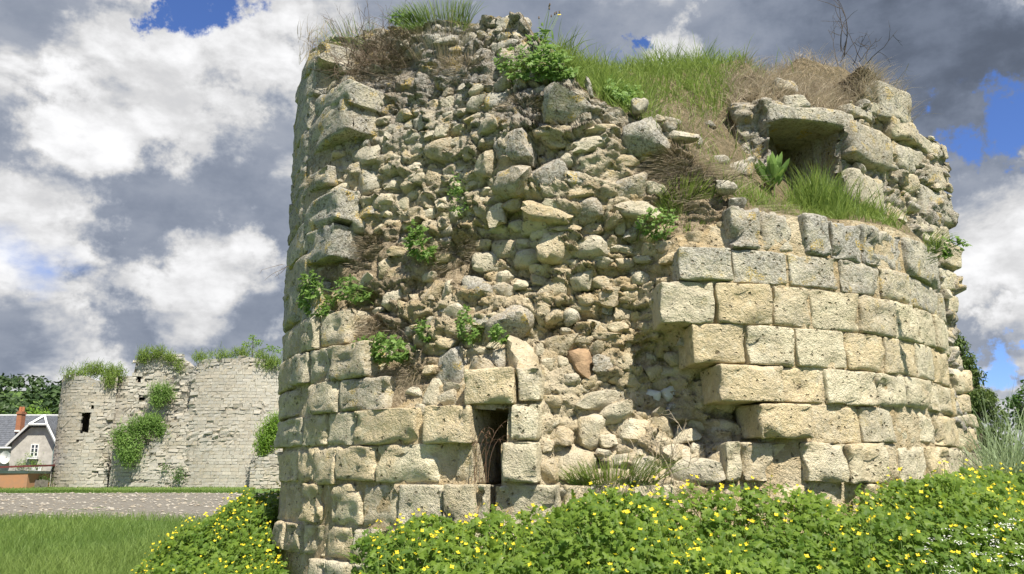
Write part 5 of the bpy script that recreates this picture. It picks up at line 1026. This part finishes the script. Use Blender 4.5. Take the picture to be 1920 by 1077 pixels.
for A_, B_ in (((lo0[0], yf_, lo0[1]), (ga0, yf_, gh)), ((lo1[0], yf_, lo1[1]), (ga1, yf_, gh)), ((ga0, yf_, gh), (ga1, yf_, gh)), ((ga0, yf_, gh), (gax, HY + .6, gap_)), ((ga1, yf_, gh), (gax, HY + .6, gap_))):
    b = MB(); A2, B2 = np.array(A_) + [0, -.03, .03], np.array(B_) + [0, -.03, .03]; b.tube([A2 - [0, .06, 0], B2 - [0, .06, 0]], .10, .10, 4); b.build('bargeboard', M['white'], groof, loc=HL)
def window(x0, x1, y0, y1, Y, cols=2, rows=3, name='window'):
    X0, X1, Z0, Z1 = hx(x0, Y), hx(x1, Y), hz(y1, Y), hz(y0, Y); b = MB(); b.box(X0, X1, Y - .06, Y + .02, Z1 - .07, Z1); b.box(X0, X1, Y - .06, Y + .02, Z0, Z0 + .07); b.box(X0, X0 + .07, Y - .06, Y + .02, Z0 + .07, Z1 - .07); b.box(X1 - .07, X1, Y - .06, Y + .02, Z0 + .07, Z1 - .07)
    w_ = b.build(name, M['white'], house, loc=HL); m = (X0 + X1) / 2
    b = MB(); b.box(m - .045, m + .045, Y - .055, Y, Z0 + .07, Z1 - .07)
    for r in range(1, rows): z = Z0 + (Z1 - Z0) * r / rows; b.box(X0 + .07, m - .045, Y - .05, Y, z - .02, z + .02); b.box(m + .045, X1 - .07, Y - .05, Y, z - .02, z + .02)
    b.build('glazing_bars', M['white'], w_, loc=HL)
    for a, c in ((X0 + .07, m - .045), (m + .045, X1 - .07)): b = MB(); b.box(a, c, Y - .03, Y - .012, Z0 + .07, Z1 - .07); b.build('pane', M['glass'], w_, loc=HL)
    return w_
window(51, 66, 833, 857, HY - .02); wl = window(56, 74, 876, 897, HY - .02, name='french_window')
for a, c in ((59.5, 66.5), (71, 77)): b = MB(); b.box(hx(a), hx(c), HY - .18, HY - .12, hz(898), hz(873)); b.build('shutter', M['white'], house, loc=HL)
b = MB(); b.box(hx(48.5), hx(68.5), HY - .28, HY - .07, hz(861), hz(858)); b.build('window_sill', M['white'], house, loc=HL)
b = MB(); b.box(hx(94.5), hx(97), HY - .12, HY - .02, hz(880), hz(832)); b.build('downpipe', M['gutter'], house, loc=HL)
b = MB(); b.box(hx(8), hx(104), yf_ + .02, yf_ + .10, hz(838) - .06, hz(838) - .02) if False else b.box(hx(-190, 67.6), hx(13, 67.6), 67.55, 67.65, ze - .22, ze - .1); b.build('gutter', M['white'], house, loc=HL)
ch = MB(); ch.box(hx(19, 68.5), hx(28, 68.5), 68.3, 68.9, hz(812, 68.5), hz(772, 68.5)); cho = ch.build('chimney', M['brick'], house, loc=HL); b = MB(); b.box(hx(18, 68.5), hx(29, 68.5), 68.24, 68.96, hz(777, 68.5), hz(774, 68.5)); b.build('chimney_band', M['brick'], cho, loc=HL)
for xx in (20.5, 26): b = MB(); c = (hx(xx, 68.5), 68.6); b.tube([(c[0], c[1], hz(772, 68.5)), (c[0], c[1], hz(763, 68.5))], .12, .10, 8); b.build('chimney_pot', M['pot'], cho, loc=HL)
b = MB(); b.box(hx(18.5, 68.5), hx(28.5, 68.5), 68.25, 68.29, hz(810, 68.5), hz(807, 68.5)); b.build('flashing', M['white'], cho, loc=HL)
farbush('small green plants in the window box of the stone house', [(58, 856, 6, 3, HY - .2)], 160, .10, 'treelight', 820, 'window_box_plants', 'plant', group='plants on the house')
farbush('climbing vine over the french window of the stone house', [(40, 871, 10, 2.5, HY - .15), (66, 871, 14, 2.5, HY - .15)], 360, .12, 'treelight', 821, 'wall_vine', 'vine', group='plants on the house')
# satellite dish
dish = tag(empty('satellite_dish', (hx(7, 67.8), 67.8, hz(858, 67.8))), 'small white satellite dish on the left wall of the house', 'dish'); b = MB(); c = np.array(dish.location); a = np.linspace(0, 6.283, 16, endpoint=False); v = np.concatenate([[c + [0, .0, 0]], c + np.stack([.2 * np.cos(a), -.10 + 0 * a, .26 * np.sin(a)], -1), c + np.stack([.42 * np.cos(a), -.22 + 0 * a, .5 * np.sin(a)], -1)]); i = np.arange(16)
b.add(v, np.stack([0 * i, 1 + i, 1 + (i + 1) % 16], -1)); b.add(v, np.stack([1 + i, 17 + i, 17 + (i + 1) % 16, 1 + (i + 1) % 16], -1)); b.build('reflector', M['white'], dish, loc=c); b = MB(); b.tube([c + [0, .2, -.1], c, c + [0, -.4, -.1]], .025, .02, 5); b.build('arm', M['wood'], dish, loc=c)
# brick shed
SY = 61.0; shed = tag(empty('brick_shed', (hx(20, SY), SY, .9)), 'low orange brick shed with dark red roof edge at the left edge', 'shed'); SL = (hx(20, SY), SY, .9)
b = MB(); b.box(hx(-120, SY), hx(51, SY), SY, SY + 3, .5, hz(888, SY)); b.build('wall', M['orangebrick'], shed, loc=SL)
b = MB(); b.box(hx(-120, SY), hx(52, SY), SY - .04, SY + 3, hz(888, SY), hz(883, SY)); b.build('fascia', M['greenpaint'], shed, loc=SL)
b = MB(); X0, X1 = hx(-120, SY), hx(60, SY); v = [(X0, SY - .3, hz(882, SY)), (X1, SY - .3, hz(876, SY)), (X1, SY + 3.4, hz(873, SY)), (X0, SY + 3.4, hz(879, SY))]; v += [(x, y, z + .13) for x, y, z in v]; b.add(v, [(0, 1, 2, 3)[::-1], (4, 5, 6, 7), (0, 1, 5, 4), (1, 2, 6, 5), (2, 3, 7, 6), (3, 0, 4, 7)]); b.build('roof', M['redroof'], shed, loc=SL)
fence = tag(empty('picket_fence', (hx(72, 62), 62, .9)), 'weathered picket fence between the brick shed and the castle', 'fence')
for k in range(24):
    x = hx(53 + 1.6 * k, 62); b = MB(); h_ = .55 + .08 * random.random(); b.box(x - .02, x + .02, 62, 62.03, .9, hz(916, 62) + h_); b.build('picket', M['wood'], fence, loc=(hx(72, 62), 62, .9))
b = MB(); b.box(hx(52, 62), hx(92, 62), 62.03, 62.07, hz(903, 62), hz(902, 62)); b.build('rail', M['wood'], fence, loc=(hx(72, 62), 62, .9))
farbush('greyish hedge behind the picket fence', [(62, 904, 12, 8, 62.6), (80, 903, 13, 9, 62.6)], 700, .14, 'treeleaf', 822, 'garden_hedge', 'hedge', group='hedge')
# ================================================================== trees and the wooded hill
for i, (x, y, Y, rx, H, mt, lab) in enumerate([(82, 752, 92, 2.7, 8.6, 'treelight', 'bright spring-green tree behind the slate roof'), (48, 762, 98, 2.2, 8.2, 'treeleaf', 'olive-green tree behind the house chimney'), (104, 760, 100, 2.6, 8.6, 'treelight', 'yellow-green tree beside the corner tower of the far castle'), (8, 768, 96, 2.2, 7.8, 'treelight', 'low yellowish tree at the left edge behind the roof'), (-20, 752, 100, 2.6, 9, 'treeleaf', 'dark tree at the far left behind the house')]):
    t_ = at(x, y, Y); z0 = float(ground(t_[0], Y)); Ht = t_[2] - z0 - rx * .45
    tree('orchard_tree', lab, (t_[0], Y, z0), Ht, lumps(16, rx, Ht - rx * .8, rx * .9, rx * .45, 830 + i), 1500, .38, mt, 840 + i, .15, 'trees behind the house')
g = np.random.default_rng(70); b = MB(); 
for i in range(620):
    Y = g.uniform(200, 480); X = (g.uniform(-420, 860) - 960) / 1640 * Y; z = float(ground(X, Y))
    if z < 6: continue
    r = g.uniform(3.2, 6); c = np.array([X, Y, z + r * .7]); m = 34; d = unit(g.normal(0, 1, (m, 3))); d[:, 2] = np.abs(d[:, 2]) * 1.2 - .25; leaves(b, c + d * r * g.uniform(.75, 1.05, (m, 1)), g.uniform(1.7, 3.2, m), d + np.array([0, 0, .3]), None, DIAM * [1.6, 1], 2000 + i, tint=np.clip(g.random() * .8 + .25 * g.random(m), 0, 1), spread=.4)
tag(b.build('hillside_wood', M['hillwood']), 'dark green wood covering the hill behind the house', 'woodland', None, 'stuff')
# trees right of the tower
cone = []; g = np.random.default_rng(90)
for k in range(64):
    t = g.random() ** .8; rr = 2.6 * t + .15; a = g.uniform(0, 6.28); cone.append((math.cos(a) * rr * .72, math.sin(a) * rr * .72, 8.9 - 7.2 * t, .30 + .45 * t, .30 + .45 * t, .38 + .25 * t))
bx_ = at(1797, 628, 42); tree('yew_tree', 'tall drooping conifer close behind the right edge of the tower', (bx_[0] - .15, 42, float(ground(bx_[0], 42))), bx_[2] - float(ground(bx_[0], 42)), [(q[0], q[1], q[2] / 8.9 * (bx_[2] - float(ground(bx_[0], 42))), *q[3:]) for q in cone], 24000, .2, 'conifer', 850, .2, None, 'tree', DIAM * [.8, 1], 6, .5)
bx_ = at(1965, 740, 46); z0 = float(ground(bx_[0], 46)); tree('broadleaf_tree', 'dark broadleaf tree cut off by the right edge of the picture', (bx_[0], 46, z0), bx_[2] - z0 + 1.6, lumps(26, 2.0, bx_[2] - z0 - .5, 2.4, .7, 91), 5200, .24, 'treeleaf', 851, .18)
# tall reed-like grass at the right foot of the tower
g = np.random.default_rng(95); n = 900; xx = g.uniform(1838, 1935, n); Y = g.uniform(8.2, 9.6, n); X = (xx - 960) / 1640 * Y; p = np.stack([X, Y, ground(X, Y) + .55], -1); b = MB(); blades(b, p, g.uniform(.8, 1.7, n), .011, .22, (.2, -.1, 1), .6, 96)
thing_mesh(b, 'reed_grass', M['bluegrass'], p.mean(0) * [1, 1, 0], 'tall pale arching grass at the right foot of the tower', 'grass')
# grass blades and pale stalks standing among the celandine
g = np.random.default_rng(99); X, Y, z, o = bed_right(2600, g); p = np.stack([X, Y, z - .25], -1); b = MB(); blades(b, p, g.uniform(.22, .48, len(p)), .006, .35, None, .45, 97)
tag(b.build('bed_grass', M['grass'], None, loc=p.mean(0)), 'grass blades standing among the yellow celandine before the tower', 'grass', None, 'stuff')
